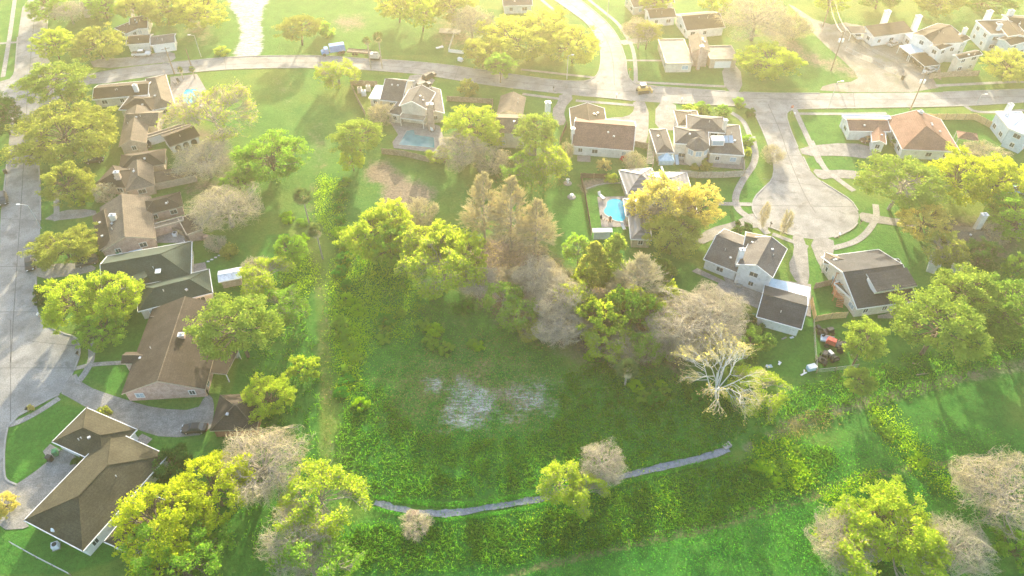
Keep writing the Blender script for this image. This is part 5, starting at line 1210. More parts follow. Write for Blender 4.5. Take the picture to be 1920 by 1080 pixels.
car('R4', (825,312), (860,300), 'silver car beside the white townhouse in the gravel car park', SLV)
car('R4', (1000,425), (1030,455), 'dark car under the brown roofed carport', BLK); car('R4', (935,365), (960,385), 'dark car between the blue and brown carports', NVY)
car('R4', (1065,495), (1110,478), 'white car with dark windows at the corner of the plank fence', WHT)
car('R7', (1135,705), (1190,715), 'white car under the olive oak near the ribbed metal roof', WHT)
car('R8', (1640,395), (1700,400), 'light blue car glimpsed under the golden trees at the right edge', BLU)
car('R1', (1005,955), (1000,1000), 'dark suv in the gap beside the arched white annex', BLK, 'suv')
car('R5', (620,195), (665,190), 'dark car tucked in beside the hip roofed house, second from the live oak', BLK)
# blue lorry, trailer and machine at the top road
loc, rz = place(((475,368), (582,352)), 'R2'); rt = empty('blue_truck', loc, rz+math.pi, 'blue truck with a low cab standing at the edge of the top road', 'truck')
V, F = loft([(1.6, 1.0, .6, 1.9), (1.8, 1.1, .5, 2.2), (2.9, 1.1, .5, 2.2), (3.1, 1.05, .5, 1.5), (3.9, .9, .55, 1.35)]); mesh_obj('cab', V, F, M['bluep'], rt)
MB().prism([(-3.6, -1.15), (1.3, -1.15), (1.3, 1.15), (-3.6, 1.15)], .9, 2.9, top=[(-3.4, -1.0), (1.2, -1.0), (1.2, 1.0), (-3.4, 1.0)]).build('load_body', M['bluep'], rt)
MB().box((0, 0, .7), (7.2, .9, .3)).build('chassis', M['black'], rt); MB().box((3.0, 0, 1.75), (.1, 1.9, .6), 0).build('windscreen', M['glass'], rt)
for x in (-2.8, -1.7, 3.1):
    for s in (-1, 1): MB().tube((x, s*.85, .5), (x, s*1.15, .5), .5, n=12).build('wheel', M['rubber'], rt)
loc, rz = place(((630,360), (765,370)), 'R2'); rt = empty('flatbed_trailer', loc, rz, 'long grey flatbed trailer parked on the verge right of the blue truck', 'trailer')
MB().box((0, 0, .85), (7.5, 2.1, .16)).box((4.4, 0, .7), (1.6, .14, .14)).build('deck', M['fencewood'], rt); MB().box((0, 1.0, 1.05), (7.4, .06, .3)).box((0, -1.0, 1.05), (7.4, .06, .3)).build('side_rail', M['black'], rt)
for x in (-1.6, -.6):
    for s in (-1, 1): MB().tube((x, s*.8, .4), (x, s*1.05, .4), .4, n=12).build('wheel', M['rubber'], rt)
loc, rz = place(((780,398), (828,400)), 'R2'); rt = empty('parked_machine', loc, rz, 'grey boxy machine with dark base below the two palms at the road', 'machine')
MB().prism([(-1.5, -1), (1.5, -1), (1.5, 1), (-1.5, 1)], .6, 2.0, top=[(-1.2, -.9), (1.0, -.9), (1.0, .9), (-1.2, .9)]).build('body', M['steel'], rt); MB().box((0, 0, .5), (3.4, 2.1, .5)).build('base', M['black'], rt); MB().box((.3, 0, 2.1), (1.2, 1.2, .3)).build('hatch', M['glass'], rt)
loc, rz = place(((850,625), (915,618)), 'R3'); rt = empty('yellow_loader', loc, rz, 'yellow crawler loader crossing the junction beside the yellow sign', 'loader')
MB().prism([(-1.6, -.8), (1.5, -.8), (1.5, .8), (-1.6, .8)], .8, 1.6, top=[(-1.5, -.6), (1.3, -.6), (1.3, .6), (-1.5, .6)]).build('body', M['yellow'], rt)
c = MB().box((-.2, 0, 2.1), (1.3, 1.2, 1.0)).build('cab', M['glass'], rt); MB().box((-.2, 0, 2.66), (1.6, 1.4, .12)).build('cab_roof', M['m_white'], c)
for s in (-1, 1): MB().prism([(-1.7, s*1.0-.22), (1.5, s*1.0-.22), (1.5, s*1.0+.22), (-1.7, s*1.0+.22)], .05, .85).build('track', M['black'], rt); MB().tube((.8, s*.9, 1.2), (2.2, s*.9, .6), .1).build('lift_arm', M['yellow'], rt)
MB().box((2.4, 0, .5), (.35, 2.4, .8), 0).build('bucket', M['yellow'], rt)
def tractor(t, p, rz, label, m, nm='lawn_tractor', s=1.0):
    loc = gp(*tl(t, p)); rt = empty(nm, loc, rz, label, 'tractor'); rt.scale = (s,)*3
    MB().prism([(.1, -.35), (1.1, -.35), (1.1, .35), (.1, .35)], .4, .95, top=[(.15, -.28), (1.0, -.25), (1.0, .25), (.15, .28)]).build('bonnet', m, rt)
    MB().box((-.4, 0, .5), (1.0, .9, .25)).build('chassis', M['black'], rt); MB().box((-.45, 0, .78), (.45, .45, .12)).box((-.66, 0, 1.0), (.1, .45, .4)).build('seat', M['black'], rt); MB().tube((.1, 0, .9), (-.05, 0, 1.15), .03).tube((-.06, 0, 1.15), (-.03, 0, 1.17), .18, n=10).build('steering_wheel', M['black'], rt)
    for x, r_, w_ in ((-.55, .36, .26), (.85, .25, .16)):
        for q in (-1, 1): MB().tube((x, q*.5-w_/2, r_), (x, q*.5+w_/2, r_), r_, n=12).build('wheel', M['rubber'], rt)
tractor('S4', (455,545), 2.6, 'red tractor standing among the pile of dark machines', M['redp'], s=1.9)
tractor('S4', (385,455), .3, 'uppermost dark mower in the pile of machines beside the slim pine', M['black'], s=1.5); tractor('S4', (365,635), 1.0, 'dark mower lowest left in the pile of machines', M['black'], s=1.6); tractor('S4', (430,620), 2.0, 'dark mower with pale wheels below the red tractor', M['steel'], s=1.3)
tractor('S4', (345,440), 1.8, 'dark mower at the top left corner of the machine pile', M['black'], s=1.1)
loc = gp(*tl('S4', (395,505))); rt = empty('utility_trailer', loc, -.3, 'small utility trailer with blue grey bed above the red tractor', 'trailer')
MB().box((0, 0, .6), (2.6, 1.5, .1)).box((0, .75, .8), (2.6, .05, .4)).box((0, -.75, .8), (2.6, .05, .4)).box((1.9, 0, .5), (1.3, .1, .1)).build('bed', M['m_blue'], rt)
for s in (-1, 1): MB().tube((0, s*.8, .35), (0, s*.98, .35), .35, n=12).build('wheel', M['rubber'], rt)

# ------------------------------------------------------------------ pools and yard things
def pool(t, pts, label, wm, sm=0, rim=.35):
    p = tl(t, *pts); q = G(chaikin(p, sm)) if sm else G(p); c = Vector((sum(x for x, y in q)/len(q), sum(y for x, y in q)/len(q), 0)); rt = empty('swimming_pool', c, 0, label, 'pool'); org = tuple(c)
    m = MB(); k = len(q); o = []
    for x, y in q: d = (Vector((x, y, 0))-c); d = d*(1+rim/d.length); o.append((c.x+d.x, c.y+d.y))
    for i in range(k): j = (i+1) % k; m.face([(*q[i], .13), (*q[j], .13), (*o[j], .13), (*o[i], .13)]); m.face([(*o[i], 0), (*o[j], 0), (*o[j], .13), (*o[i], .13)]); m.face([(*q[i], .13), (*q[j], .13), (*q[j], .02), (*q[i], .02)])
    m.build('coping', M['kerb'], rt, org); m = MB(); sheet_into(m, q, .085); m.build('water', M[wm], rt, org); return rt
pool('R7', [(640,460),(680,440),(745,450),(762,500),(770,570),(745,600),(690,590),(660,565),(625,545),(618,520),(640,495)], 'kidney shaped bright turquoise pool beside the ribbed metal roofed house', 'pool', 2)
pool('R2', [(1020,885),(1065,880),(1075,912),(1200,930),(1205,1000),(965,978)], 'green blue rectangular pool behind the two storey house', 'pool2')
pool('R1', [(1235,610),(1320,600),(1345,625),(1340,690),(1240,705)], 'bright blue pool with pale terrace by the top left street', 'pool', 1)
pool('R4', [(1612,985),(1616,985),(1616,988),(1612,988)], 'x', 'pool') if False else None
def fence(t, pts, label, m, h=1.8, cat='fence', name='wooden_fence', kind='board', posts='fencewood'):
    p = [gp(*q) for q in (tl(t, *pts) if t else pts)]; org = tuple(p[0]); rt = empty(name, org, 0, label, cat); b = MB(); ps = []; rr = random.Random(len(label))
    for a, c in zip(p, p[1:]):
        d = c-a; ln = d.length; e = d/ln; rz = math.atan2(e.y, e.x)
        if kind == 'board':
            n = max(1, int(ln/.3))
            for i in range(n):
                hh = h*rr.uniform(.95, 1.03); b.box(a+d*((i+.5)/n)+Vector((0, 0, hh/2)), (ln/n*.95, .05+.02*rr.random(), hh), rz+rr.uniform(-.03, .03))
            b.box(a+d/2+Vector((0, 0, h*.8)), (ln, .12, .08), rz)
        elif kind == 'wire':
            for z in (.3, .7, 1.1, h): b.tube(a+Vector((0, 0, z)), c+Vector((0, 0, z)), .025, n=3)
        elif kind == 'iron':
            n = int(ln/.35)
            for i in range(n): b.tube(a+d*(i/n), a+d*(i/n)+Vector((0, 0, h)), .03, n=3)
            for z in (.2, h-.1): b.tube(a+Vector((0, 0, z)), c+Vector((0, 0, z)), .04, n=3)
        n = max(1, int(ln/2.6))
        for i in range(n+1): ps.append((a+d*(i/n)+Vector((0, 0, h/2+.03)), rz))
    b.build({'board': 'boards', 'wire': 'wires', 'iron': 'bars'}[kind], M[m], rt, org); [MB().box(c_, (.11, .13, h+.06), z_).build('post', M[posts], rt, org) for c_, z_ in ps]
fence('R2', [(820,585),(640,575),(690,690),(740,785)], 'weathered fence running down the left side of the two storey house yard', 'fencewood')
fence('R2', [(850,1038),(1000,1055),(1170,1096),(1280,1100)], 'weathered brown fence in front of the green blue pool', 'fencewood')
fence('R7', [(640,305),(463,300),(490,415),(512,540),(535,690)], 'dark stained fence down the left side of the turquoise pool lawn', 'fencedark', 1.5)
fence('R7', [(1130,285),(1250,302),(1420,300),(1562,292),(1560,215)], 'silver grey fence below the terrace of the slate roofed house', 'fencegrey', 1.9)
fence('R4', [(1062,808),(1390,808),(1540,885),(1800,1030)], 'long new yellow pine fence round the lawn behind the terracotta roof', 'fencenew', 1.9)
fence('S4', [(285,235),(312,372),(420,352),(525,345)], 'golden wooden fence corner between the detached garage and the deck', 'fencenew', 1.8)
fence('S4', [(308,150),(420,125)], 'short dark wooden fence above the green patch beside the deck', 'fencewood', 1.8)
fence('R4', [(1085,532),(1230,518),(1415,512)], 'plank fence at the corner of the gravel car park below the townhouses', 'fencewood', 1.8)
fence('R4', [(520,345),(620,395),(700,425),(780,470),(862,505)], 'grey iron railing along the edge of the gravel car park', 'steel', 1.5, 'railing', 'iron_railing', 'iron', 'steel')
fence('S4', [(303,375),(312,540),(325,718),(450,705),(600,685)], 'thin wire fence around the pile of machines', 'steel', 1.2, 'fence', 'wire_fence', 'wire')
fence('R3', [(368,855),(322,965)], 'dark fence between the red roof and the grey gable house', 'fencedark', 1.7)
fence('R3', [(822,990),(918,1005)], 'brown fence closing the drive right of the red roof', 'fencewood', 1.8)
fence('R2', [(1335,245),(1300,352),(1400,365)], 'white picket fence at the edge of the oaks by the top road', 'wfascia', 1.2, 'fence', 'picket_fence', 'board', 'wfascia')
fence('R2', [(1290,680),(1430,690),(1600,700),(1590,760)], 'brown fence between the two storey house and the grey gable house', 'fencewood', 1.6)
fence('T1', [(80,865),(250,960),(480,1078)], 'thin wire fence across the lawn in the bottom left corner', 'steel', .8, 'fence', 'wire_fence', 'wire')
fence('R5', [(1250,745),(1275,830),(1282,890)], 'white rail fence along the back of the green roofed house', 'wfascia', 1.0, 'fence', 'picket_fence', 'board', 'wfascia')
fence('R8', [(1385,700),(1640,690)], 'pale fence behind the tall leaning chimney at the right', 'fencegrey', 1.6)
fence('R5', [(1060,630),(1240,690),(1260,735)], 'brown patio fence at the back of the tan brown house', 'fencewood', 1.5)
# pergola walk beside the slate house
a, b = gp(*tl('R3', (945,905))), gp(*tl('R7', (925,250))); rt = empty('wooden_walk', (a+b)/2, 0, 'ladder like wooden pergola walk left of the slate roofed house', 'pergola'); d = b-a; ln = d.length; e = d/ln; n_ = Vector((-e.y, e.x, 0)); m = MB(); s_ = MB(); rz = math.atan2(e.y, e.x)
for q in (-1, 1): m.box((a+b)/2+n_*q*.75+Vector((0, 0, 1.6)), (ln, .12, .14), rz); [m.box(a+d*(i/5)+n_*q*.75+Vector((0, 0, .78)), (.12, .12, 1.56), rz) for i in range(6)]
for i in range(int(ln/.6)): s_.box(a+e*(.3+i*.6)+Vector((0, 0, 1.72)), (.16, 1.9, .08), rz)
m.build('frame', M['fencewood'], rt, tuple(rt.location)); s_.build('slats', M['fencegrey'], rt, tuple(rt.location))
# deck
c = gp(*tl('S4', (475,190))); rz = -.25; rt = empty('timber_deck', c, rz, 'orange stained raised timber deck with frame beside the charcoal roofed house', 'deck')
m = MB().box((0, 0, 1.3), (2.8, 4.6, .14)); m.build('platform', M['deck'], rt); m = MB()
for x in (-1.35, 1.35):
    for y in (-2.2, 0, 2.2): m.box((x, y, 1.6 if y < 2 else 2.1), (.14, .14, 3.2 if y < 2 else 4.2))
for z in (1.9, 2.4): m.box((-1.35, 0, z), (.08, 4.4, .09)).box((1.35, 0, z), (.08, 4.4, .09)).box((0, -2.2, z), (2.7, .08, .09))
m.box((0, 2.2, 4.1), (3.2, .12, .14)).box((0, 0, 3.15), (3.2, .12, .14)).build('frame', M['deck'], rt)
m = MB(); [m.box((0, -2.5-.28*i, 1.1-.25*i), (1.4, .3, .06)) for i in range(5)]; m.build('steps', M['deck'], rt)
for p, lb in (((530,120), 'upper white slatted panel leaning by the timber deck'), ((565,235), 'lower white slatted panel beside the timber deck')):
    c = gp(*tl('S4', p)); rt = empty('slatted_panel', c, -.5, lb, 'panel'); m = MB(); [m.box((x*.28, 0, 1.1), (.16, .05, 2.4), 0, 0, .9) for x in range(-3, 4)]; m.build('slats', M['m_white'], rt); MB().box((0, .8, .55), (2.1, .08, .1)).box((0, -.7, 1.7), (2.1, .08, .1)).build('frame', M['m_blue'], rt)
# white deck at the top
c = gp(*tl('R2', (1310,218))); rt = empty('low_deck', c, 0, 'pale low wooden deck beside the white picket fence at the top', 'deck'); MB().box((0, 0, .45), (7, 3.2, .12), -.1).build('platform', M['fencegrey'], rt); [MB().box((x, y, .2), (.15, .15, .4)).build('post', M['fencewood'], rt) for x in (-3, 0, 3) for y in (-1.2, 1.2)]

def height_at(base, ytop):
    lo, hi = 0, 40
    for _ in range(40):
        m = (lo+hi)/2
        if proj((base.x, base.y, m))[1] > ytop: lo = m
        else: hi = m
    return lo
def ppole(t, b, ytop, label, arms=True, cans=2, name='utility_pole', cat='utility pole'):
    y2 = tl(t, (0, ytop))[1]; p = gp(*tl(t, b)); H = height_at(p, y2); o = tuple(p); rt = empty(name, p, 0, label, cat)
    MB().tube(p-Vector((0, 0, .2)), p+Vector((0, 0, H)), .2, .13, 8).build('pole', M['pole'], rt, o)
    if arms:
        MB().box(p+Vector((0, 0, H-.5)), (2.4, .14, .14), .5).build('crossarm', M['pole'], rt, o)
        m = MB(); [m.tube(p+Vector((x*math.cos(.5), x*math.sin(.5), H-.43)), p+Vector((x*math.cos(.5), x*math.sin(.5), H-.2)), .06) for x in (-1.1, -.4, .4, 1.1)]; m.build('insulators', M['m_white'], rt, o)
    for i in range(cans):
        q = p+Vector(((-.5, .5)[i], 0, H-3.6)); MB().tube(q, q+Vector((0, 0, 1.0)), .3, n=10).build('transformer', M['m_white'], rt, o)
    return p, H
P1 = ppole('R4', (958,745), 480, 'wooden utility pole rising over the terracotta roof with two white transformers')
P2 = ppole('R4', (425,478), 205, 'wooden utility pole with transformers on the grass triangle')
P3 = ppole('R4', (370,182), -20, 'leaning looking utility pole at the top edge beside the bright lime tree', cans=0)
P4 = ppole('R1', (1178,500), 318, 'brown wooden pole standing before the white garage door, top left', cans=0)
P5 = ppole('R1', (1290,440), 330, 'hazy wooden pole beside the pale gravel track road', cans=0, arms=False)
for (a, h1), (b, h2), lb in ((P1, P2, 'dark cable between the terracotta roof pole and the triangle pole'), (P2, P3, 'dark cable between the triangle pole and the top edge pole')):
    m = MB()
    for s in (-1.1, 1.1):
        o = Vector((s*math.cos(.5), s*math.sin(.5), -.2)); A, B = a+o+Vector((0, 0, h1)), b+o+Vector((0, 0, h2)); pr = A
        for i in range(1, 13): t_ = i/12; q = A+(B-A)*t_-Vector((0, 0, 4*1.2*t_*(1-t_))); m.tube(pr, q, .03, n=3, cap=False); pr = q
    tag(m.build('power_cable', M['black']), lb, 'cable')
def lamp(t, b, ytop, label, dx=1, arm=1.8):
    p = gp(*tl(t, b)); H = height_at(p, tl(t, (0, ytop))[1]); o = tuple(p); rt = empty('street_lamp', p, 0, label, 'street lamp', 'street lamps')
    MB().tube(p, p+Vector((0, 0, H)), .11, .07, 8).build('pole', M['steel'], rt, o); e = p+Vector((dx*arm, 0, H+.25)); MB().tube(p+Vector((0, 0, H-.05)), e, .06, .05).build('arm', M['steel'], rt, o); MB().box(e+Vector((dx*.3, 0, 0)), (.8, .34, .16)).build('lamp_head', M['m_white'], rt, o)
lamp('R5', (280,642), 485, 'street lamp reaching over the left street above the low live oak', -1)
lamp('R1', (1358,386), 240, 'slim street lamp between the golden tree and the gravel track', -1, 1.2)
lamp('R3', (370,535), 375, 'thin street lamp at the corner below the gold lit oaks', 1, 1.0)
lamp('R4', (408,728), 552, 'thin street lamp between the main road and the clipped lawn', 1, 1.0)
lamp('R3', (643,125), -20, 'street lamp at the top edge inside the street bend', 1, 1.0)
lamp('R4', (1410,702), 640, 'short looking street lamp on the right end of the main road', 1, 1.0)
lamp('S1', (70,640), 300, 'street lamp in the turning circle at the left edge', 1, 1.0) if False else None
def sign(t, b, label, shape, m, H=2.4):
    p = gp(*tl(t, b)); rt = empty('road_sign', p, 0, label, 'road sign'); MB().tube((0, 0, 0), (0, 0, H), .04).build('post', M['steel'], rt)
    n = 8 if shape == 'stop' else 4; r_ = .45 if shape == 'stop' else .5; a0 = math.pi/8 if n == 8 else 0
    pts = [(r_*math.cos(a0+2*math.pi*i/n), r_*math.sin(a0+2*math.pi*i/n)) for i in range(n)]; mb = MB(); mb.face([(x, -.06, H+z) for x, z in pts]); mb.face([(x, -.045, H+z) for x, z in pts[::-1]])
    for i in range(n): (x, z), (x2, z2) = pts[i], pts[(i+1) % n]; mb.face([(x, -.06, H+z), (x2, -.06, H+z2), (x2, -.045, H+z2), (x, -.045, H+z)])
    f = mb.build('sign_face', m, rt)
    if shape == 'stop':
        cu = bpy.data.curves.new('lettering', 'FONT'); cu.body = 'STOP'; cu.size = .3; cu.align_x = 'CENTER'; cu.align_y = 'CENTER'; to = bpy.data.objects.new('lettering', cu); COL.objects.link(to)
        me = bpy.data.meshes.new_from_object(to); bpy.data.objects.remove(to); me.materials.clear(); me.materials.append(M['wfascia']); to = bpy.data.objects.new('lettering', me); COL.objects.link(to); to.parent = f; to.location = (0, -.064, H); to.rotation_euler = (R(90), 0, 0)
sign('R4', (150,770), 'red octagonal stop sign at the corner of the turning circle street', 'stop', M['redp'])
sign('R3', (790,520), 'yellow diamond sign on the verge beside the junction', 'diamond', M['yellow'], 2.6)
def bin_(t, p, label, m, s=1.0):
    c = gp(*tl(t, p)); rt = empty('wheelie_bin', c, random.random()*3, label, 'bin'); rt.scale = (s,)*3
    MB().prism([(-.26, -.3), (.26, -.3), (.26, .3), (-.26, .3)], .06, 1.0, top=[(-.31, -.36), (.31, -.36), (.31, .36), (-.31, .36)]).build('body', m, rt); MB().prism([(-.34, -.4), (.34, -.4), (.34, .4), (-.34, .4)], 1.0, 1.08, top=[(-.28, -.3), (.28, -.3), (.28, .3), (-.28, .3)]).build('lid', m, rt)
    MB().tube((-.28, .3, .12), (.28, .3, .12), .12, n=8).build('wheels', M['rubber'], rt)
bin_('T1', (385,262), 'green wheelie bin in the courtyard of the olive brown roofed house', M['binG'], 1.3); bin_('T1', (345,300), 'dark wheelie bin left of the green one in the courtyard', M['black'], 1.3)
bin_('S1', (1412,775), 'green bin at the patio end of the dark brown gable house', M['binG'], 1.2); bin_('S1', (1395,860), 'dark bin at the front corner of the dark brown gable house', M['black'], 1.2)
bin_('R5', (805,825), 'green bin below the pink brick gable', M['binG'], 1.2); bin_('R5', (42,270), 'black bin on the far kerb of the left street', M['black'], 1.1)
bin_('R4', (907,535), 'black bin at the end of the iron railing', M['black'], 1.3); bin_('S3', (1625,352), 'green bin beside the detached garage', M['binG'], 1.2)
def box_unit(t, p, label, m, sz, name, cat, rz=0):
    c = gp(*tl(t, p)); rt = empty(name, c, rz, label, cat); MB().box((0, 0, sz[2]/2+.08), sz).build('case', M[m], rt); MB().tube((0, 0, sz[2]+.08), (0, 0, sz[2]+.12), min(sz[:2])*.38, n=12).build('fan_grille', M['black'], rt)
    MB().box((0, 0, .04), (sz[0]+.2, sz[1]+.2, .08)).build('pad', M['walk'], rt)
box_unit('T1', (382,885), 'white air conditioner on the lawn under the satellite dish', 'm_white', (1.0, 1.0, .9), 'air_conditioner', 'air conditioner', .4)
box_unit('S1', (1595,605), 'air conditioner beside the flat patio roof of the gable house', 'steel', (.9, .9, .9), 'air_conditioner', 'air conditioner')
for i, (p, l_) in enumerate((((703,625), 'leftmost'), ((730,645), 'middle'), ((760,612), 'rightmost'))): box_unit('R2', p, l_+' of the three pale yard cabinets beside the pool house fence', 'm_white' if i == 1 else 'cream', (1.2, 1.0, 1.6), 'yard_cabinet', 'cabinet')
box_unit('R5', (1185,690), 'round white grill standing on the patio behind the tan brown house', 'm_white', (.9, .9, .8), 'patio_grill', 'grill')
def mailbox(t, p, label, m='m_white'):
    c = gp(*tl(t, p)); rt = empty('mailbox', c, 0, label, 'mailbox'); MB().box((0, 0, .5), (.14, .14, 1.0)).build('post', M['fencewood'], rt); mb = MB(); q = [(.17*math.cos(a), .17*math.sin(a)) for a in [math.pi*i/6 for i in range(7)]]+[(-.17, -.2), (.17, -.2)]
    n = len(q); 
    for y in (-.3, .3): mb.face([(x, y, 1.2+z) for x, z in q])
    for i in range(n): (x, z), (x2, z2) = q[i], q[(i+1) % n]; mb.face([(x, -.3, 1.2+z), (x2, -.3, 1.2+z2), (x2, .3, 1.2+z2), (x, .3, 1.2+z)])
    mb.build('box', M[m], rt)
for t, p, l_ in (('R8', (475,705), 'white mailbox at the near rim of the right turning circle'), ('R8', (620,615), 'dark mailbox at the right rim of the right turning circle'), ('S1', (270,345), 'white mailbox at the kerb of the left turning circle'), ('S1', (535,605), 'dark mailbox on the grass strip nearest the gable house'),
   ('R3', (705,660), 'white mailbox on the verge above the red roof'), ('R3', (1145,690), 'white mailbox on the verge above the slate roofed house'), ('R3', (280,612), 'dark mailbox on the verge beside the chimney house'), ('S1', (195,980), 'mailbox on the kerb strip in front of the olive brown roofed house'), ('R4', (175,790), 'small white mailbox beside the stop sign'), ('R8', (15,630), 'dark mailbox at the drive of the white house')):
    mailbox(t, p, l_, 'm_white' if 'white mail' in l_ else 'black')
# playset, garden ornaments, furniture
c = gp(*tl('R7', (1035,195))); rt = empty('play_tent', c, 0, 'pale blue peaked play tent on the slate house terrace', 'tent'); m = MB()
for a, b in (((-2, -1.4), (2, -1.4)), ((2, -1.4), (2, 1.4)), ((2, 1.4), (-2, 1.4)), ((-2, 1.4), (-2, -1.4))): m.face([(a[0], a[1], 1.4), (b[0], b[1], 1.4), (0, 0, 2.9)]); m.face([(a[0]*.9, a[1]*.9, 0), (b[0]*.9, b[1]*.9, 0), (b[0], b[1], 1.4), (a[0], a[1], 1.4)])
m.build('canvas', M['tarp'], rt); m = MB(); [m.tube((x, y, 0), (x*1.02, y*1.02, 1.45), .06) for x in (-2, 2) for y in (-1.4, 1.4)]; m.build('frame', M['m_white'], rt)
c = gp(*tl('R7', (1108,195))); rt = empty('play_slide', c, .1, 'blue childrens slide right of the play tent', 'slide'); m = MB(); m.face([(-.4, -1.3, .15), (.4, -1.3, .15), (.4, 1.0, 1.7), (-.4, 1.0, 1.7)]); m.box((-.42, -.15, 1.0), (.06, 2.7, .2), 0, 0, .59).box((.42, -.15, 1.0), (.06, 2.7, .2), 0, 0, .59); m.build('chute', M['m_blue'], rt)
m = MB(); [m.tube((x, 1.2, 0), (x, 1.05, 1.8), .05) for x in (-.4, .4)]; [m.tube((-.4, 1.17-.02*i, .3*i+.2), (.4, 1.17-.02*i, .3*i+.2), .03) for i in range(5)]; m.build('ladder', M['steel'], rt)
for p, l_, hh in (((375,338), 'white garden statue with round base on the lawn left of the dark fence', 1.6), ((402,430), 'grey stone birdbath on the lawn below the white statue', 1.0)):
    c = gp(*tl('R7', p)); rt = empty('garden_ornament', c, 0, l_, 'garden ornament'); MB().tube((0, 0, 0), (0, 0, .2), 1.1, .95, 12).build('base', M['walk'], rt); MB().tube((0, 0, .2), (0, 0, hh*.7), .3, .15, 8).tube((0, 0, hh*.7), (0, 0, hh*.8), .2, .5, 10).tube((0, 0, hh*.8), (0, 0, hh), .25, .05, 8).build('statue', M['wfascia'], rt)
def chair(t, p, rz, label, m, s=1.0, lounge=False):
    c = gp(*tl(t, p)); c.z = .07; rt = empty('sun_lounger' if lounge else 'garden_chair', c, rz, label, 'lounger' if lounge else 'chair'); rt.scale = (s,)*3; L_ = 1.3 if lounge else .5
    MB().box((0, 0, .4), (.55, L_, .08)).build('seat', m, rt); MB().box((0, L_/2+.12, .68), (.55, .08, .62), 0, 0, -.4).build('backrest', m, rt)
    for x in (-.24, .24):
        for y in (-L_/2+.05, L_/2-.05): MB().box((x, y, .18), (.05, .05, .36)).build('leg', M['black'], rt)
chair('R7', (612,590), 1.0, 'dark garden chair at the lower left of the turquoise pool', M['black'], 1.4); chair('R7', (650,600), -1.0, 'brown garden chair right of the dark one by the turquoise pool', M['door'], 1.4); chair('R7', (668,595), 2.0, 'second brown chair below the turquoise pool', M['door'], 1.2)
chair('R7', (605,440), .6, 'white sun lounger at the top left of the turquoise pool', M['m_white'], 1.4, True); chair('R7', (750,645), .2, 'white sun lounger on the grass by the metal roofed wing', M['m_white'], 1.3, True)
for i, (x, y) in enumerate(((1345,178), (1390,195), (1430,185), (1465,200))): chair('R7', (x, y), i*1.3, ['leftmost white chair on the slate house terrace', 'second white chair on the slate house terrace', 'third white chair on the slate house terrace', 'rightmost white chair on the slate house terrace'][i], M['m_white'], 1.3)
chair('R2', (1190,890), .4, 'white chair on the paving beside the tall brick chimney', M['m_white'], 1.3); chair('R1', (1210,560), .8, 'dark chair on the terrace left of the top left pool', M['black'], 1.3); chair('R1', (1190,575), 2.1, 'dark chair by the wall on the top left pool terrace', M['black'], 1.3)
def clutter(t, p, rz, label, parts, name, cat):
    c = gp(*tl(t, p)); rt = empty(name, c, rz, label, cat)
    for nm, m, cc, dd, r_ in parts: MB().box(cc, dd, r_).build(nm, M[m], rt)
clutter('S4', (287,692), .2, 'pale blue covered crate stack at the corner of the wire fence', [('crate', 'tarp', (0, 0, .45), (1.6, 1.0, .9), 0), ('lid', 'm_white', (.1, 0, .95), (1.7, 1.1, .08), .1)], 'covered_crate', 'crate')
clutter('S4', (240,725), .5, 'broken white boards left of the pale blue crate', [('board', 'm_white', (0, 0, .1), (1.5, .3, .06), 0), ('board', 'm_white', (.4, .3, .16), (1.0, .25, .06), .8)], 'scrap_boards', 'scrap')
clutter('S4', (78,655), .9, 'white plastic scrap on the lawn below the detached garage', [('sheet', 'm_white', (0, 0, .12), (.9, .4, .08), 0), ('sheet', 'm_white', (.2, .2, .2), (.5, .3, .06), .7)], 'scrap_sheets', 'scrap')
clutter('S4', (8,675), .2, 'pale blue scrap at the foot of the low green shrub', [('sheet', 'm_blue', (0, 0, .12), (1.1, .7, .1), 0), ('sheet', 'm_white', (-.5, .2, .2), (.6, .3, .06), .7)], 'scrap_sheets', 'scrap')
clutter('S4', (160,480), .3, 'pale stone slab at the near wall of the detached garage', [('slab', 'm_white', (0, 0, .1), (.8, .4, .12), 0), ('slab', 'walk', (-1.6, .3, .1), (1.2, .3, .1), .2)], 'stone_slabs', 'slab')
clutter('R2', (730,30), 0, 'x', [], 'x', 'x') if False else None
clutter('R2', (1240,325), .4, 'pale upturned boat like board on the lot above the road', [('board', 'm_white', (0, 0, .25), (2.4, .7, .3), 0), ('board', 'fencegrey', (.6, .9, .12), (2.0, .4, .1), .5)], 'lumber_pile', 'lumber'); clutter('R2', (1380,412), -.6, 'small white shed like hutch at the road edge by the oaks', [('body', 'm_white', (0, 0, .45), (1.6, .9, .8), 0), ('roof', 'm_blue', (0, 0, .9), (1.8, 1.1, .08), 0)], 'garden_hutch', 'hutch')
clutter('T2', (1060,668), .1, 'brown plank box standing on the gravel path', [('plank', 'fencewood', (0, -.4, .35), (2.0, .1, .6), 0), ('plank', 'fencewood', (0, .4, .35), (2.0, .1, .6), 0), ('lid', 'fencewood', (0, 0, .68), (2.1, 1.0, .07), 0)], 'plank_box', 'box')
clutter('R5', (1345,715), .1, 'row of stacked brick pallets at the back of the tan brown house', [('pallet', 'fencewood', (0, 0, .1), (4.6, 1.1, .16), 0), ('bricks', 'pink', (-1.3, 0, .5), (1.2, .9, .6), .1), ('bricks', 'pink', (.2, 0, .4), (1.2, .9, .4), 0), ('bricks', 'pink', (1.6, 0, .5), (1.0, .9, .6), .2)], 'brick_stack', 'bricks')
clutter('R5', (920,800), .2, 'framed blue cold frame leaning below the pink gable', [('frame', 'wfascia', (0, 0, .35), (3.0, 1.3, .5), 0), ('pane', 'tarp', (0, 0, .62), (2.7, 1.0, .06), 0)], 'cold_frame', 'cold frame')
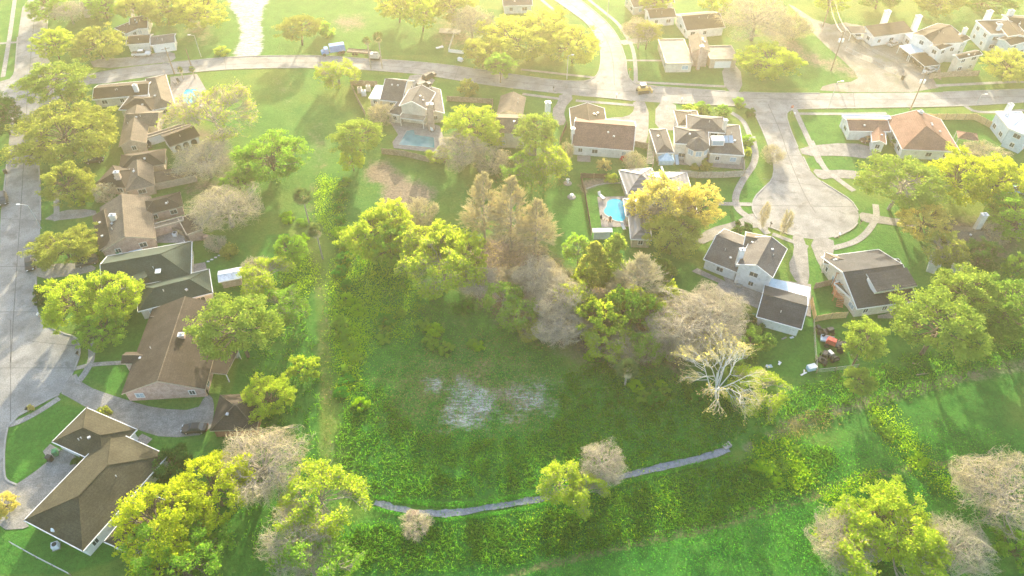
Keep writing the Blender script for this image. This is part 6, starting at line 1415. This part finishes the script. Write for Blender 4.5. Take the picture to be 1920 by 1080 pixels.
clutter('R4', (1345,985), .2, 'heap of pale cut branches beside the brown gazebo', [('log', 'twigtan', (0, 0, .25), (2.2, .3, .3), .3), ('log', 'twigtan', (.3, .4, .3), (2.0, .3, .3), -.4), ('log', 'twigtan', (-.5, .6, .25), (1.8, .3, .3), 1.1)], 'branch_heap', 'branches')
clutter('S3', (1530,130), 0, 'round stone fire pit on the concrete patio', [('rim', 'walk', (0, 0, .2), (1.1, 1.1, .35), 0), ('rim', 'walk', (0, 0, .201), (1.1, 1.1, .351), .785)], 'fire_pit', 'fire pit')
for i, p in enumerate(((1405,865), (1430,852), (1455,838), (1480,825))): 
    c = gp(*tl('R5', p)); tag(MB().prism([(c.x-.3, c.y-.2), (c.x+.3, c.y-.2), (c.x+.3, c.y+.2), (c.x-.3, c.y+.2)], 0, .05).build('stepping_stone', M['m_white']), 'square white stepping stone in the row behind the green roofed house', 'stone', 'stepping stones')
for t, a, b, l_ in (('S4', (975,650), (1040,672), 'pale fallen branch on the grass below the wide pine'), ('S4', (560,595), (610,635), 'short pale fallen limb beside the slim leaning pine'), ('R7', (1085,960), (1050,1015), 'pale split log on the lawn left of the white house'), ('S4', (1000,730), (1090,718), 'thin fallen branch along the edge of the rough field')):
    p, q = gp(*tl(t, a), .12), gp(*tl(t, b), .12); tag(MB().tube(p, q, .14, .07).tube((p+q)/2, (p+q)/2+Vector((.5, .4, .3)), .06, .03).build('fallen_branch', M['greybark']), l_, 'branch')
c = gp(*tl('T3', (1450,205))); tag(MB().box((c.x, c.y, .12), (1.5, 1.0, .3), .5).box((c.x+.5, c.y+.3, .3), (.3, 1.0, .35), .5).build('culvert_slab', M['kerb']), 'grey concrete slab at the right end of the gravel path', 'slab')

# ------------------------------------------------------------------ the hazy golden air
hz = bpy.data.materials.new('haze'); hz.use_nodes = True; t = hz.node_tree; t.nodes.remove(t.nodes['Principled BSDF'])
pv = t.nodes.new('ShaderNodeVolumePrincipled'); pv.inputs['Color'].default_value = (1.0, .90, .68, 1); pv.inputs['Density'].default_value = .00048
pv.inputs['Anisotropy'].default_value = .70; t.links.new(pv.outputs[0], t.nodes['Material Output'].inputs['Volume'])
hb = MB().box((0, 170, 59), (900, 900, 122)); tag(hb.build('haze', hz), kind='stuff')
